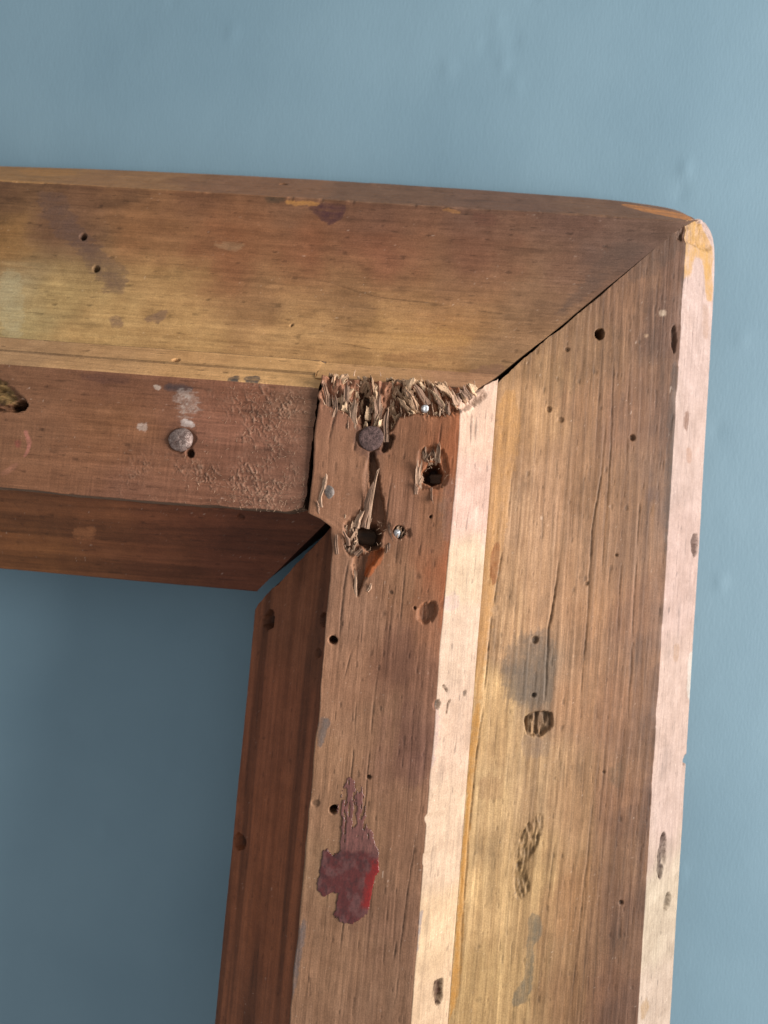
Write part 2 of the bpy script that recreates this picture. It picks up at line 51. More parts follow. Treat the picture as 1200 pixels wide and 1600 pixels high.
GO = [('SB', [(-7.8, 33.1), (2.5, 35.2), (12.6, 36.0), (26.0, 34.9), (38.5, 34.5), (32.9, 28.0), (25.2, 24.7), (16.8, 25.2), (12.4, 22.4), (10.8, 17.2), (3.8, 20.4), (1.0, 24.0), (-6.3, 25.7)], 1.8, 0.8, 1.0, 0.95), ('SB', [(2.1, 33.8), (5.5, 34.1), (7.3, 20.6), (4.7, 19.7)], 3.6, 0.35, 0.3, 0.8), ('SB', [(10.7, 32.4), (14.8, 33.1), (14.7, 24.2), (11.7, 18.6), (10.3, 23.1)], 2.4, 0.6, 0.4, 0.95), ('SB', [(10.2, 18.8), (13.8, 19.6), (12.8, 15.3), (10.3, 13.8)], 3, 0.4, 0.3, 0.8), ('SB', [(6.8, 15.2), (8.6, 15.3), (10.4, 7.1), (12.8, -1.1), (13.4, -6.3), (9.6, -7.0), (8.1, -1.5), (8.2, 5.2)], 3.4, 0.35, 0.2, 0.9), ('SB', [(6.4, 11.8), (7.9, 11.9), (9.4, -1.4), (6.2, -6.3), (5.4, -4.2), (6.8, 1.8)], 0.9, 0.8, 0.5, 1.05), ('SB', [(19.5, 13.7), (21.0, 17.0), (26.2, 17.0), (28.4, 11.9), (28.0, 6.5), (20.5, 4.9)], 0.9, 0.5, 0.6, 1.0), ('SB', [(5.3, -13.0), (10.0, -10.9), (13.9, -10.3), (10.6, -14.9), (9.0, -18.8), (7.4, -24.5), (6.3, -20.2)], 3.0, 0.6, 0.2, 0.9), ('SB', [(1.9, -4.5), (5.8, -1.7), (7.7, -13.1), (3.5, -13.5)], 1.2, 0.6, 1.2, 1.0), ('SB', [(23.0, -24.1), (27.8, -22.5), (28.1, -26.1), (26.0, -29.0), (23.5, -28.5)], 1.5, 0.7, 0.5, 0.85), ('SB', [(17.4, -5.0), (19.7, -4.5), (20.4, -6.7), (18.3, -7.6)], 0.8, 0.5, 0.3, 0.9), ('SM', [(54.2, -51.3), (61.5, -49.7), (62.6, -54.6), (59.1, -57.3), (54.6, -56.7)], 1.3, 0.4, 1.3, 0.78), ('SM', [(88.4, 59.8), (89.8, 61.3), (90.7, 53.4), (89.3, 51.9)], 0.9, 0.4, 0.4, 0.8), ('SM', [(55.6, -80.8), (61.4, -76.4), (60.7, -85.7), (56.9, -90.8), (59.8, -97.4), (55.6, -101.1), (53.9, -92.5)], 0.35, 0.5, 0.9, 1.0), ('RB', [(-100.2, 28.1), (-91.7, 25.1), (-86.0, 20.7), (-87.4, 17.4), (-98.9, 17.6)], 1.5, 0.8, 1.8, 0.9), ('RB', [(-91.7, 20.2), (-86.4, 21.3), (-85.8, 18.6), (-90.9, 17.3)], 4.0, 0.5, 0.5, 0.35), ('SM', [(96.8, -83.0), (100.0, -84.6), (99.8, -94.8), (97.0, -96.7), (95.6, -91.4)], 1.0, 0.35, 0.5, 0.9), ('SM', [(87.6, 90.1), (106.2, 103.7), (105.9, 93.2), (89.5, 83.9)], 0.8, 0.6, 1.2, 1.0), ('SB', [(35.1, -118.6), (37.7, -119.5), (38.1, -124.2), (36.9, -126.0), (35.6, -124.2)], 1.4, 0.3, 0.8, 0.85), ('SB', [(31.2, -43.8), (32.0, -44.0), (32.7, -45.7), (32.0, -45.7)], 0.9, 0.2, 0.1, 0.45), ('SB', [(30.0, -47.7), (31.2, -48.2), (30.5, -49.5), (29.4, -49.0)], 0.9, 0.2, 0.1, 0.5), ('SB', [(32.7, -48.0), (33.5, -47.8), (32.9, -50.8), (32.7, -51.4)], 0.8, 0.2, 0.1, 0.5), ('SB', [(36.5, -45.6), (37.8, -46.0), (37.5, -47.0), (36.6, -46.9)], 0.5, 0.2, 0.2, 0.7)]
CR = [('SM', [(60.3, -8.4), (60.0, -18.9), (58.9, -28.6), (59.1, -38.1), (59.4, -47.5)], 0.35, 0.8), ('SM', [(71.3, 32.1), (71.0, 15.8), (69.4, -0.5), (69.7, -23.4), (69.1, -47.8)], 0.25, 0.45), ('SM', [(72.4, 48.7), (73.2, 23.3), (73.0, -12.6)], 0.18, 0.35), ('SM', [(77.1, 49.3), (78.2, 5.8), (78.8, -38.5)], 0.18, 0.35), ('SM', [(82.5, 24.3), (82.8, -20.6), (83.1, -52.2)], 0.18, 0.3), ('SM', [(55.4, 3.5), (55.8, -14.0)], 0.25, 0.35), ('SM', [(46.1, 20.2), (45.2, -2.7), (43.1, -25.5), (42.5, -49.4), (41.3, -86.4), (42.1, -125.4)], 0.25, 0.45), ('SM', [(76.0, -56.1), (73.7, -98.7), (72.5, -131.9)], 0.18, 0.3), ('SM', [(63.9, -61.8), (65.0, -82.1), (63.7, -107.2)], 0.2, 0.25), ('SB', [(-2.4, 33.2), (-2.3, 24.6), (-3.6, 15.2)], 0.25, 0.5), ('SB', [(3.4, 18.3), (3.1, 13.9)], 0.3, 0.6), ('SB', [(4.4, -13.4), (3.8, -21.7), (3.8, -34.8)], 0.3, 0.4), ('SB', [(9.9, -47.2), (10.0, -63.3), (10.0, -76.0)], 0.18, 0.3), ('SB', [(14.2, -40.4), (14.0, -66.1), (14.4, -97.5)], 0.15, 0.25), ('SB', [(13.5, 9.0), (13.1, -1.1), (13.3, -11.0)], 0.18, 0.3), ('SB', [(19.3, -12.1), (18.9, -22.0), (18.8, -33.4)], 0.15, 0.25), ('SB', [(10.9, -111.9), (11.2, -97.9), (11.9, -88.4)], 0.2, 0.3), ('SB', [(24.1, -116.5), (24.9, -107.2)], 0.3, 0.5), ('SB', [(27.4, -80.5), (26.2, -104.0), (25.5, -124.0)], 0.15, 0.25), ('SB', [(5.8, -44.4), (7.1, -37.8), (8.6, -32.8)], 0.2, 0.3), ('SB', [(25.3, 23.4), (24.9, 16.6)], 0.2, 0.3), ('RM', [(-16.5, 66.0), (6.2, 60.9), (33.6, 58.9), (55.1, 58.0)], 0.22, 0.25), ('RM', [(-10.5, 46.7), (0.5, 45.6), (7.8, 44.6)], 0.2, 0.2), ('SB', [(33.1, 28.1), (33.5, 17.9)], 0.3, 0.5), ('SB', [(34.5, 26.8), (34.7, 20.0)], 0.2, 0.3), ('SB', [(34.7, 2.8), (33.8, -7.5), (34.0, -15.8)], 0.15, 0.25)]
MK = {'nail_dome': (-43.2, 13.7), 'nail_flat': (7.4, 17.8), 'nail_stub': (16.3, -5.8), 'nail_side': (-3.3, 2.9), 'metal_bit': (20.7, 26.9)}
FL = [(-36.6, 29.3), (-8.8, 31.0), (-6.9, -2.9), (-57.6, -2.6), (-55.2, 7.1), (-31.2, 9.8)]
WX = [(9.3, -68.5), (13.0, -70.6), (14.2, -74.0), (14.9, -80.2), (16.5, -81.6), (18.1, -85.4), (18.7, -88.5), (19.0, -91.1), (18.0, -92.8), (17.6, -98.0), (17.0, -101.6), (14.9, -103.7), (12.6, -104.6), (10.2, -104.2), (8.6, -102.8), (9.1, -99.7), (9.2, -97.5), (7.1, -97.7), (6.1, -98.9), (4.2, -97.4), (3.5, -95.6), (4.0, -92.4), (4.3, -87.7), (5.6, -86.9), (7.1, -88.6), (8.6, -86.9), (8.7, -82.5), (7.1, -77.9), (7.4, -73.9)]
WXS = -86.9
TORN = [[(-7.5, 31.1), (-7.0, 33.8), (2.5, 35.2), (12.6, 36.0), (26.0, 35.3), (34.1, 34.2), (33.3, 31.4), (30.3, 28.1), (26.8, 25.5), (20.2, 24.7), (16.8, 25.2), (13.4, 22.4), (11.5, 17.2), (9.7, 20.8), (4.2, 20.4), (1.0, 24.0), (-6.2, 25.4)], [(0.7, -4.1), (3.5, -1.7), (6.7, 0.1), (9.1, -1.4), (6.4, -4.1), (5.2, -8.0), (6.9, -12.2), (4.9, -14.0), (2.4, -11.9)], [(19.9, 4.2), (18.9, 8.6), (19.6, 14.2), (21.2, 17.3), (23.1, 15.8), (25.4, 18.5), (27.5, 14.8), (26.2, 12.9), (22.5, 12.7), (21.5, 9.6), (22.3, 5.2)], [(14.3, -3.4), (16.9, -2.7), (19.4, -4.8), (19.3, -8.2), (15.6, -9.1), (13.9, -6.8)], [(-6.1, 24.3), (-6.5, 28.1), (3.4, 25.1), (10.1, 25.6), (18.3, 27.9), (29.0, 28.7), (29.2, 20.3), (25.5, 21.4), (20.8, 18.0), (17.2, 21.4), (13.8, 21.1), (3.7, 21.7), (1.8, 14.8), (-1.7, 16.2)]]
HB1 = (9.2, -7.7, 3.444)
HB2 = (24.3, 9.7, 2.624)
SPL = [(2.2, 19.6, 1.1, 29.7, 2.3, 0.5, -0.4), (-2.0, 21.3, -3.5, 30.3, 1.48, 0.9, -0.5), (0.1, 24.8, -1.0, 32.9, 1.64, 1.3, -0.7), (-4.7, 25.1, -5.4, 32.3, 1.31, 0.8, -0.6), (8.7, 22.1, 7.8, 32.2, 1.97, 0.8, -0.9), (11.3, 17.2, 10.5, 27.0, 1.31, 0.4, -0.6), (21.3, 27.8, 17.8, 33.6, 1.64, 0.9, -0.8), (25.3, 27.8, 21.5, 33.6, 1.64, 0.9, -0.8), (29.1, 28.4, 25.9, 33.2, 1.48, 0.7, -0.8), (18.4, 26.2, 15.6, 32.1, 1.48, 0.6, -0.9), (32.6, 30.3, 29.8, 33.5, 1.15, 0.5, -0.7), (26.8, 25.2, 26.2, 29.5, 1.15, 0.4, -0.4), (20.7, 4.9, 20.2, 15.2, 1.64, 0.5, -0.3), (25.2, 12.9, 25.5, 19.0, 1.15, 0.6, -0.4), (24.1, 6.2, 24.2, 1.2, 0.66, 0.3, 0.0), (20.3, 4.2, 20.3, 7.9, 0.98, 0.5, 0), (7.2, -5.5, 8.3, 8.2, 1.8, 0.2, -0.3), (8.3, -5.8, 8.6, 12.6, 1.15, 0.1, -0.3), (5.5, -5.7, 6.7, -0.3, 1.48, 0.6, -0.3), (1.3, -13.0, 0.2, -6.5, 0.98, 0.4, 0), (7.2, -24.2, 6.0, -14.6, 0.82, 0.3, -0.2), (6.2, -12.9, 7.9, -10.1, 1.31, 0.6, -0.2), (4.1, -10.5, 3.0, -6.2, 1.15, 0.6, -0.3), (14.3, -11.6, 14.3, -7.6, 1.31, 0.3, -0.2), (15.4, -8.5, 13.7, -3.0, 0.98, 0.5, -0.3), (-4.6, -1.2, -4.9, 5.5, 1.97, 0.5, -0.4), (-3.7, 3.6, -3.6, 8.3, 1.31, 0.6, -0.2), (-4.6, -2.9, -5.5, 0.7, 1.15, 0.4, -0.3), (10.1, -21.8, 11.2, -19.4, 0.82, 0.4, 0)]

# ------------------------------------------------------------------ noise
def _hash(ix, iy, seed):
    n = (ix.astype(np.int64) * 374761393 + iy.astype(np.int64) * 668265263 + seed * 974634777) & 0xffffffff
    n = ((n ^ (n >> 13)) * 1274126177) & 0xffffffff
    n = n ^ (n >> 16)
    return (n & 0xffff).astype(np.float32) / 65535.0
def vnoise(x, y, seed=0):                                   # value noise, 0..1
    x = np.asarray(x, np.float32); y = np.asarray(y, np.float32)
    ix = np.floor(x); iy = np.floor(y); fx = x - ix; fy = y - iy
    fx = fx * fx * (3 - 2 * fx); fy = fy * fy * (3 - 2 * fy)
    a = _hash(ix, iy, seed); b = _hash(ix + 1, iy, seed); c = _hash(ix, iy + 1, seed); d = _hash(ix + 1, iy + 1, seed)
    return (a + (b - a) * fx) + ((c + (d - c) * fx) - (a + (b - a) * fx)) * fy
def fbm(x, y, seed=0, octs=4, gain=.5):                     # about -1..1
    s = 0; a = 1; t = 0
    for o in range(octs):
        s = s + a * (vnoise(x * 2 ** o + 17.3 * o, y * 2 ** o - 9.1 * o, seed + o) * 2 - 1); t += a; a *= gain
    return s / t
def sstep(a, b, x):
    t = np.clip((x - a) / (b - a), 0, 1); return t * t * (3 - 2 * t)
def sdf_poly(px, py, poly):                                 # signed distance, negative inside
    n = len(poly); d = np.full(px.shape, 1e9, np.float32); ins = np.zeros(px.shape, bool)
    for i in range(n):
        x0, y0 = poly[i]; x1, y1 = poly[(i + 1) % n]
        ex, ey = x1 - x0, y1 - y0; wx, wy = px - x0, py - y0
        t = np.clip((wx * ex + wy * ey) / (ex * ex + ey * ey + 1e-9), 0, 1)
        d = np.minimum(d, (wx - ex * t) ** 2 + (wy - ey * t) ** 2)
        c = ((y0 > py) != (y1 > py)) & (px < (x1 - x0) * (py - y0) / (y1 - y0 + 1e-12) + x0)
        ins ^= c
    return np.where(ins, -1, 1) * np.sqrt(d)
def rounded(poly, n=2):
    p = np.array(poly)
    for _ in range(n):
        q = np.roll(p, -1, 0); p = np.stack([.78 * p + .22 * q, .22 * p + .78 * q], 1).reshape(-1, 2)
    return [tuple(v) for v in p]
def d_line(px, py, pts):
    d = np.full(px.shape, 1e9, np.float32); par = np.zeros(px.shape, np.float32); n = len(pts) - 1
    for i in range(n):
        x0, y0 = pts[i]; x1, y1 = pts[i + 1]; ex, ey = x1 - x0, y1 - y0
        t = np.clip(((px - x0) * ex + (py - y0) * ey) / (ex * ex + ey * ey), 0, 1)
        q = np.hypot(px - x0 - ex * t, py - y0 - ey * t); m = q < d
        d = np.where(m, q, d); par = np.where(m, (i + t) / n, par)
    return d, par
def bbox(px, py, pts, pad):
    a = np.array(pts); lo = a.min(0) - pad; hi = a.max(0) + pad
    return np.nonzero((px > lo[0]) & (px < hi[0]) & (py > lo[1]) & (py < hi[1]))
def idw(px, py, pts, eps=10.0):
    num = np.zeros(px.shape + (3,), np.float32); den = np.zeros(px.shape, np.float32)
    for x, y, r, g, b in pts:
        w = 1.0 / ((px - x) ** 2 + (py - y) ** 2 + eps) ** 2.0
        den += w; num += w[..., None] * np.array((r, g, b), np.float32)
    return num / den[..., None]

# ------------------------------------------------------------------ materials
def new_mat(name):
    m = bpy.data.materials.new(name); m.use_nodes = True; nt = m.node_tree
    return m, nt, nt.nodes["Principled BSDF"]
def N(nt, t, **kw):
    n = nt.nodes.new(t)
    for k, v in kw.items():
        if k in n.inputs: n.inputs[k].default_value = v
        else: setattr(n, k, v)
    return n
def wood_material(name, stretch):
    m, nt, p = new_mat(name); L = nt.links.new
    tc = N(nt, 'ShaderNodeTexCoord'); mp = N(nt, 'ShaderNodeMapping'); mp.inputs['Scale'].default_value = stretch
    L(tc.outputs['Object'], mp.inputs['Vector'])
    at = N(nt, 'ShaderNodeAttribute', attribute_name='Col'); ar = N(nt, 'ShaderNodeAttribute', attribute_name='Rgh')
    g = N(nt, 'ShaderNodeTexNoise', Scale=1.0, Detail=6.0, Roughness=.65); L(mp.outputs[0], g.inputs['Vector'])
    sp = N(nt, 'ShaderNodeTexNoise', Scale=2600.0, Detail=2.0); L(tc.outputs['Object'], sp.inputs['Vector'])
    r1 = N(nt, 'ShaderNodeMapRange'); r1.inputs[1].default_value = .3; r1.inputs[2].default_value = .7
    r1.inputs[3].default_value = .86; r1.inputs[4].default_value = 1.14; L(g.outputs['Fac'], r1.inputs[0])
    r2 = N(nt, 'ShaderNodeMapRange'); r2.inputs[1].default_value = .35; r2.inputs[2].default_value = .7
    r2.inputs[3].default_value = .88; r2.inputs[4].default_value = 1.14; L(sp.outputs['Fac'], r2.inputs[0])
    mu = N(nt, 'ShaderNodeMath', operation='MULTIPLY'); L(r1.outputs[0], mu.inputs[0]); L(r2.outputs[0], mu.inputs[1])
    vm = N(nt, 'ShaderNodeVectorMath', operation='SCALE'); L(at.outputs['Color'], vm.inputs[0]); L(mu.outputs[0], vm.inputs['Scale'])
    L(vm.outputs[0], p.inputs['Base Color'])
    ra = N(nt, 'ShaderNodeMath', operation='MULTIPLY_ADD'); ra.inputs[1].default_value = .25; ra.use_clamp = True
    L(g.outputs['Fac'], ra.inputs[0]); L(ar.outputs['Fac'], ra.inputs[2]); L(ra.outputs[0], p.inputs['Roughness'])
    ad = N(nt, 'ShaderNodeMath', operation='MULTIPLY_ADD'); ad.inputs[1].default_value = .5
    L(sp.outputs['Fac'], ad.inputs[0]); L(g.outputs['Fac'], ad.inputs[2])
    bp = N(nt, 'ShaderNodeBump', Strength=.42, Distance=.00016); L(ad.outputs[0], bp.inputs['Height']); L(bp.outputs[0], p.inputs['Normal'])
    p.inputs['Specular IOR Level'].default_value = .22
    return m
M_STILE = wood_material("aged_pine_upright", (2400, 130, 2400))
M_RAIL = wood_material("aged_pine_level", (130, 2400, 2400))
def metal_material(name, ca, cb, metallic, ro, scale=900, bump=.0003):
    m, nt, p = new_mat(name); L = nt.links.new
    tc = N(nt, 'ShaderNodeTexCoord'); n = N(nt, 'ShaderNodeTexNoise', Scale=scale, Detail=6.0, Roughness=.7); L(tc.outputs['Object'], n.inputs['Vector'])
    cr_ = N(nt, 'ShaderNodeValToRGB'); e = cr_.color_ramp.elements
    e[0].position = .36; e[0].color = ca + (1,); e[1].position = .66; e[1].color = cb + (1,)
    L(n.outputs['Fac'], cr_.inputs[0]); L(cr_.outputs[0], p.inputs['Base Color'])
    mr = N(nt, 'ShaderNodeMapRange'); mr.inputs[3].default_value = ro + .2; mr.inputs[4].default_value = ro - .12; L(n.outputs['Fac'], mr.inputs[0]); L(mr.outputs[0], p.inputs['Roughness'])
    bp = N(nt, 'ShaderNodeBump', Strength=.8, Distance=bump); L(n.outputs['Fac'], bp.inputs['Height']); L(bp.outputs[0], p.inputs['Normal'])
    p.inputs['Metallic'].default_value = metallic
    return m
M_RUST = metal_material("rusted_iron", (.035, .018, .016), (.15, .085, .075), .25, .75, 1500, .0004)
M_DOME = metal_material("worn_iron", (.11, .062, .05), (.32, .24, .21), .5, .42, 1100, .0004)
M_STEEL = metal_material("dull_steel", (.25, .25, .26), (.65, .66, .68), .7, .38, 1800, .0003)
M_HEAD = metal_material("chalky_metal", (.13, .10, .085), (.26, .21, .185), .2, .55, 1300, .0003)

# ------------------------------------------------------------------ mesh helpers
def grid_mesh(name, V, col, rgh, mat, wrap=False, caps=(False, False)):
    nr, nc = V.shape[:2]
    idx = np.arange(nr * nc).reshape(nr, nc)
    j1 = np.roll(np.arange(nc), -1) if wrap else np.arange(1, nc)
    j0 = np.arange(nc) if wrap else np.arange(nc - 1)
    q = np.stack([idx[:-1][:, j0], idx[:-1][:, j1], idx[1:][:, j1], idx[1:][:, j0]], -1).reshape(-1, 4)
    loops = [q.ravel()]; tot = [np.full(len(q), 4)]; VV = [V.reshape(-1, 3)]; CC = [col.reshape(-1, 3)]; RR = [rgh.ravel()]; k = nr * nc
    for on, row in ((caps[0], 0), (caps[1], nr - 1)):         # sawn ends keep a crisp arris: their own vertices
        if on:
            VV.append(V[row]); CC.append(col[row] * .6); RR.append(rgh[row]); a = np.arange(k, k + nc); k += nc
            loops.append(a[::-1] if row == 0 else a); tot.append(np.array([nc]))
    loops = np.concatenate(loops).astype(np.int32); tot = np.concatenate(tot).astype(np.int32)
    return raw_mesh(name, np.concatenate(VV), loops, tot, np.concatenate(CC), np.concatenate(RR), mat)
def raw_mesh(name, verts, loops, tot, col, rgh, mat):
    me = bpy.data.meshes.new(name)
    me.vertices.add(len(verts)); me.vertices.foreach_set("co", np.ascontiguousarray(verts, np.float32).ravel())
    me.loops.add(len(loops)); me.loops.foreach_set("vertex_index", np.ascontiguousarray(loops, np.int32))
    me.polygons.add(len(tot)); st = np.concatenate([[0], np.cumsum(tot)[:-1]]).astype(np.int32)
    me.polygons.foreach_set("loop_start", st)
    me.polygons.foreach_set("use_smooth", np.ones(len(tot), bool))
    me.update(calc_edges=True)
    if col is not None:
        a = me.attributes.new("Col", 'FLOAT_COLOR', 'POINT')
        a.data.foreach_set("color", np.concatenate([col, np.ones((len(col), 1))], 1).astype(np.float32).ravel())
        b = me.attributes.new("Rgh", 'FLOAT', 'POINT'); b.data.foreach_set("value", rgh.astype(np.float32))
    me.materials.append(mat); me.validate()
    return me
def link(name, me, parent):
    o = bpy.data.objects.new(name, me); COL.objects.link(o)
    if parent is not None: o.parent = parent
    return o

# ------------------------------------------------------------------ the picture frame
root = bpy.data.objects.new("picture_frame", None); COL.objects.link(root)
root.matrix_world = FRAME_M; root.empty_display_size = .05
root["label"] = "old wooden picture frame corner seen from the back, leaning against a blue wall"
root["category"] = "picture frame"

P0, P1, P2, P3, P4, P5 = (-26.2, -34.9), (0.0, 0.0), (30.0, 0.0), (39.9, -11.3), (91.6, -22.1), (107.4, -42.9)
def profile(segs):
    """segs: (u0,h0,u1,h1,face,step) -> columns u,h,face index, smoothed edges, outward normals"""
    U = []; F = []; dense = []
    for (u0, h0, u1, h1, f, step) in segs:
        n = max(1, int(math.hypot(u1 - u0, h1 - h0) / step))
        for i in range(n):
            t = i / n; U.append((u0 + (u1 - u0) * t, h0 + (h1 - h0) * t)); F.append(f); dense.append(f != '-')
    U = np.array(U); F = np.array(F); dense = np.array(dense)
    S = U.copy()
    for _ in range(2):
        A = (np.roll(S, 1, 0) + 2 * S + np.roll(S, -1, 0)) / 4
        S = np.where((dense & np.roll(dense, 1) & np.roll(dense, -1))[:, None], A, S)
    T = np.roll(S, -1, 0) - np.roll(S, 1, 0); T /= np.linalg.norm(T, axis=1)[:, None] + 1e-9
    Nn = np.stack([-T[:, 1], T[:, 0]], 1)
    for _ in range(2): Nn = (np.roll(Nn, 1, 0) + 2 * Nn + np.roll(Nn, -1, 0)) / 4
    Nn /= np.linalg.norm(Nn, axis=1)[:, None]
    return S, F, Nn
KF = {'I': 1.33, 'P': 1.52, 'S': 1.02, 'O': 1.65, 'B': 1.0, '-': 1.0, 'E': 1.0}

def build_member(name, tag, axis, segs, lo, dense_lo, end, step, mat, seed, mods, parent=root, plan_warp=None, post=None):
    """sweep a profile along the member, relief and colour from the observations"""
    S, F, Nn = profile(segs)
    u = S[:, 0]; h = S[:, 1]; nc = len(u)
    e = end(u, h)
    n = int((e.max() - dense_lo) / step)
    far = np.array([lo, lo * .6 + dense_lo * .4, lo * .3 + dense_lo * .7, lo * .1 + dense_lo * .9])
    T = np.linspace(0, 1, n)[:, None]
    Yd = dense_lo + (e[None, :] - dense_lo) * T
    Y = np.concatenate([np.repeat(far[:, None], nc, 1), Yd], 0).astype(np.float32)
    U = np.repeat(u[None, :], len(Y), 0).astype(np.float32)
    kf = np.array([KF[f] for f in F], np.float32)[None, :]
    arc = np.concatenate([[0], np.cumsum(np.hypot(np.diff(u), np.diff(h)))]).astype(np.float32)
    A = np.repeat(arc[None, :], len(Y), 0)
    X2, Y2 = (U, Y) if axis == 'S' else (Y, U)              # plan coordinates
    if plan_warp is not None: U = plan_warp(U, Y, F); X2, Y2 = (U, Y) if axis == 'S' else (Y, U)
    # relief: slow undulation, grain ridges, fine roughness (mm, along the normal)
    D = .16 * fbm(A / 26, Y / 60, seed) + .07 * fbm(A / 6, Y / 14, seed + 3)
    wv = A + 1.6 * fbm(A / 14, Y / 70, seed + 5, 3)
    streak = fbm(wv / .9, Y / 30, seed + 7, 3, .6); ring = fbm(wv / 3.2, Y / 120, seed + 9, 2)
    D += .055 * streak + .03 * fbm(A / .8, Y / 2.4, seed + 13, 2)
    saw = fbm(A / 9, Y / .55, seed + 17, 2); D += np.array([.05 if f == 'B' else .012 for f in F], np.float32)[None, :] * saw * vnoise(A / 12, Y / 14, seed + 18)
    pits = vnoise(A / .55, Y / 3.4, seed + 21); D -= .10 * sstep(.86, .97, pits)
    # colour
    C = np.zeros(U.shape + (3,), np.float32)
    wx = X2 + 3.2 * fbm(X2 / 9, Y2 / 9, seed + 30, 3); wy = Y2 + 3.2 * fbm(X2 / 9 + 40, Y2 / 9, seed + 33, 3)
    cs = 3.4 * fbm(A / 1.5, Y / 55, seed + 36, 3, .6) + 2.2 * fbm(A / 5, Y / 90, seed + 37, 2)    # colour bleeds along the grain
    if axis != 'S': cs = cs * .45
    if axis == 'S': wy = Y2 + 2.5 * (wy - Y2); wx = X2 + .6 * (wx - X2) + cs
    else: wx = X2 + 2.5 * (wx - X2); wy = Y2 + .6 * (wy - Y2) + cs
    for f in set(F):
        cols = np.nonzero(F == f)[0]; key = tag[0] + f
        if key in CP: C[:, cols] = idw(wx[:, cols], wy[:, cols], CP[key], 70.0 if key[0] == 'R' else 14.0)
        else: C[:, cols] = (.16, .095, .06)
    gs = np.array([mods.get(f, (.16, .12, .0))[0] for f in F], np.float32)[None, :]
    gr = np.array([mods.get(f, (.16, .12, .0))[1] for f in F], np.float32)[None, :]
    blot = fbm(X2 / 5, Y2 / 5, seed + 40, 4) + .6 * fbm(X2 / 1.3, Y2 / 1.3, seed + 44, 3)
    tint = 1 + gs * streak + gr * ring + .17 * blot
    C = C * tint[..., None] ** np.array((.92, 1.05, 1.18), np.float32)
    band = np.array([mods.get(f, (0, 0, 0))[2] for f in F], np.float32)[None, :]
    if band.max() > 0:                                       # dark latewood bands of the resinous inner face
        b = sstep(.52, .70, vnoise(wv / 3.4, Y / 85, seed + 50)) * (.6 + .4 * vnoise(wv / .8, Y / 16, seed + 51))
        C = C * (1 - band * b)[..., None]; D -= .12 * band * b
    ph = (A + 9 * fbm(A / 60, Y / 170, seed + 57, 2) + .5 * fbm(A / 4, Y / 40, seed + 58, 2)) / 2.7
    ph = ph + 1.3 * fbm(ph / 3, Y * 0, seed + 59, 2); fr = ph - np.floor(ph); line = sstep(.35, .93, fr) * (1 - sstep(.93, 1.0, fr))
    lk = np.array([{'S': .19 if axis == 'S' else .10, 'B': .10, 'I': .20, 'O': .07, 'P': .09}.get(f, .1) for f in F], np.float32)[None, :] * (.35 + .9 * vnoise(np.floor(ph) * 7.1, Y / 60, seed + 62))
    C = C * (1 - lk * (line - .35))[..., None]; D += .05 * line * (lk > .12)
    grime = sstep(.05, .75, fbm(A / 4, Y / 11, seed + 63, 5, .62)); gk = np.array([{'O': .22, 'P': .20, 'S': .30, 'B': .26}.get(f, .1) for f in F], np.float32)[None, :]
    C = C * (1 - gk * grime)[..., None] * (1 + .5 * gk * sstep(.1, .7, fbm(A / 3 + 50, Y / 9, seed + 64, 4, .6)))[..., None]
    C = C * (1 - .35 * sstep(.86, .97, pits))[..., None]
    hair = vnoise(wv / .34, Y / 34, seed + 55); hk = np.array([{'S': .36 if axis == 'S' else .14, 'B': .22, 'O': .12, 'P': .15}.get(f, .2) for f in F], np.float32)[None, :]
    C = C * (1 - hk * sstep(.80, .95, hair) * vnoise(A / 9, Y / 30, seed + 56) + .55 * hk * sstep(.24, .05, hair))[..., None]; D -= .05 * sstep(.80, .95, hair)
    fleck = vnoise(A / .45, Y / .7, seed + 60)
    C = C + (.26 * sstep(.945, .985, fleck) * vnoise(A / 6, Y / 6, seed + 61) ** 2)[..., None] * np.array((1., .86, .72), np.float32)
    R = np.full(U.shape, .50, np.float32)
    return_tags = (tag,) if tag != 'RB' else ('RB', 'RM')
    # stains
    FM = np.broadcast_to(F[None, :], U.shape)
    for (mt, fc, poly, colr, soft, k, rag) in ST:
        if mt not in return_tags: continue
        poly = rounded(poly)
        ii = bbox(X2, Y2, poly, soft + 2.5 * rag + 1)
        if len(ii[0]) == 0: continue
        px, py = X2[ii], Y2[ii]
        d = sdf_poly(px, py, poly) + rag * .8 * fbm(px / 1.6, py / 1.6, seed + 70, 5, .65) + (rag * .6 + .9 * (soft > .75)) * (streak[ii] + .7 * cs[ii] / 3.4)
        m = k * (.35 * (1 - sstep(-soft * 2.0, soft * 1.0, d)) + .65 * (1 - sstep(-.22 * soft, .22 * soft, d)))
        m = m * np.clip(.84 + .40 * fbm(px / 1.1, py / 1.1, seed + 75, 4, .6) + .40 * streak[ii] + .3 * cs[ii] / 3.4, 0, 1.1)
        if rag > 2.1: m = m * (.35 + .65 * sstep(-.3, .5, fbm(px / .6, py / .6, seed + 77, 4, .6))) * 1.1; R[ii] -= .12 * m
        m = (np.clip(m, 0, 1) * (FM[ii] == fc))[:, None]
        C[ii] = C[ii] * (1 - m) + np.array(colr, np.float32) * (1 + .10 * streak[ii][:, None]) * m
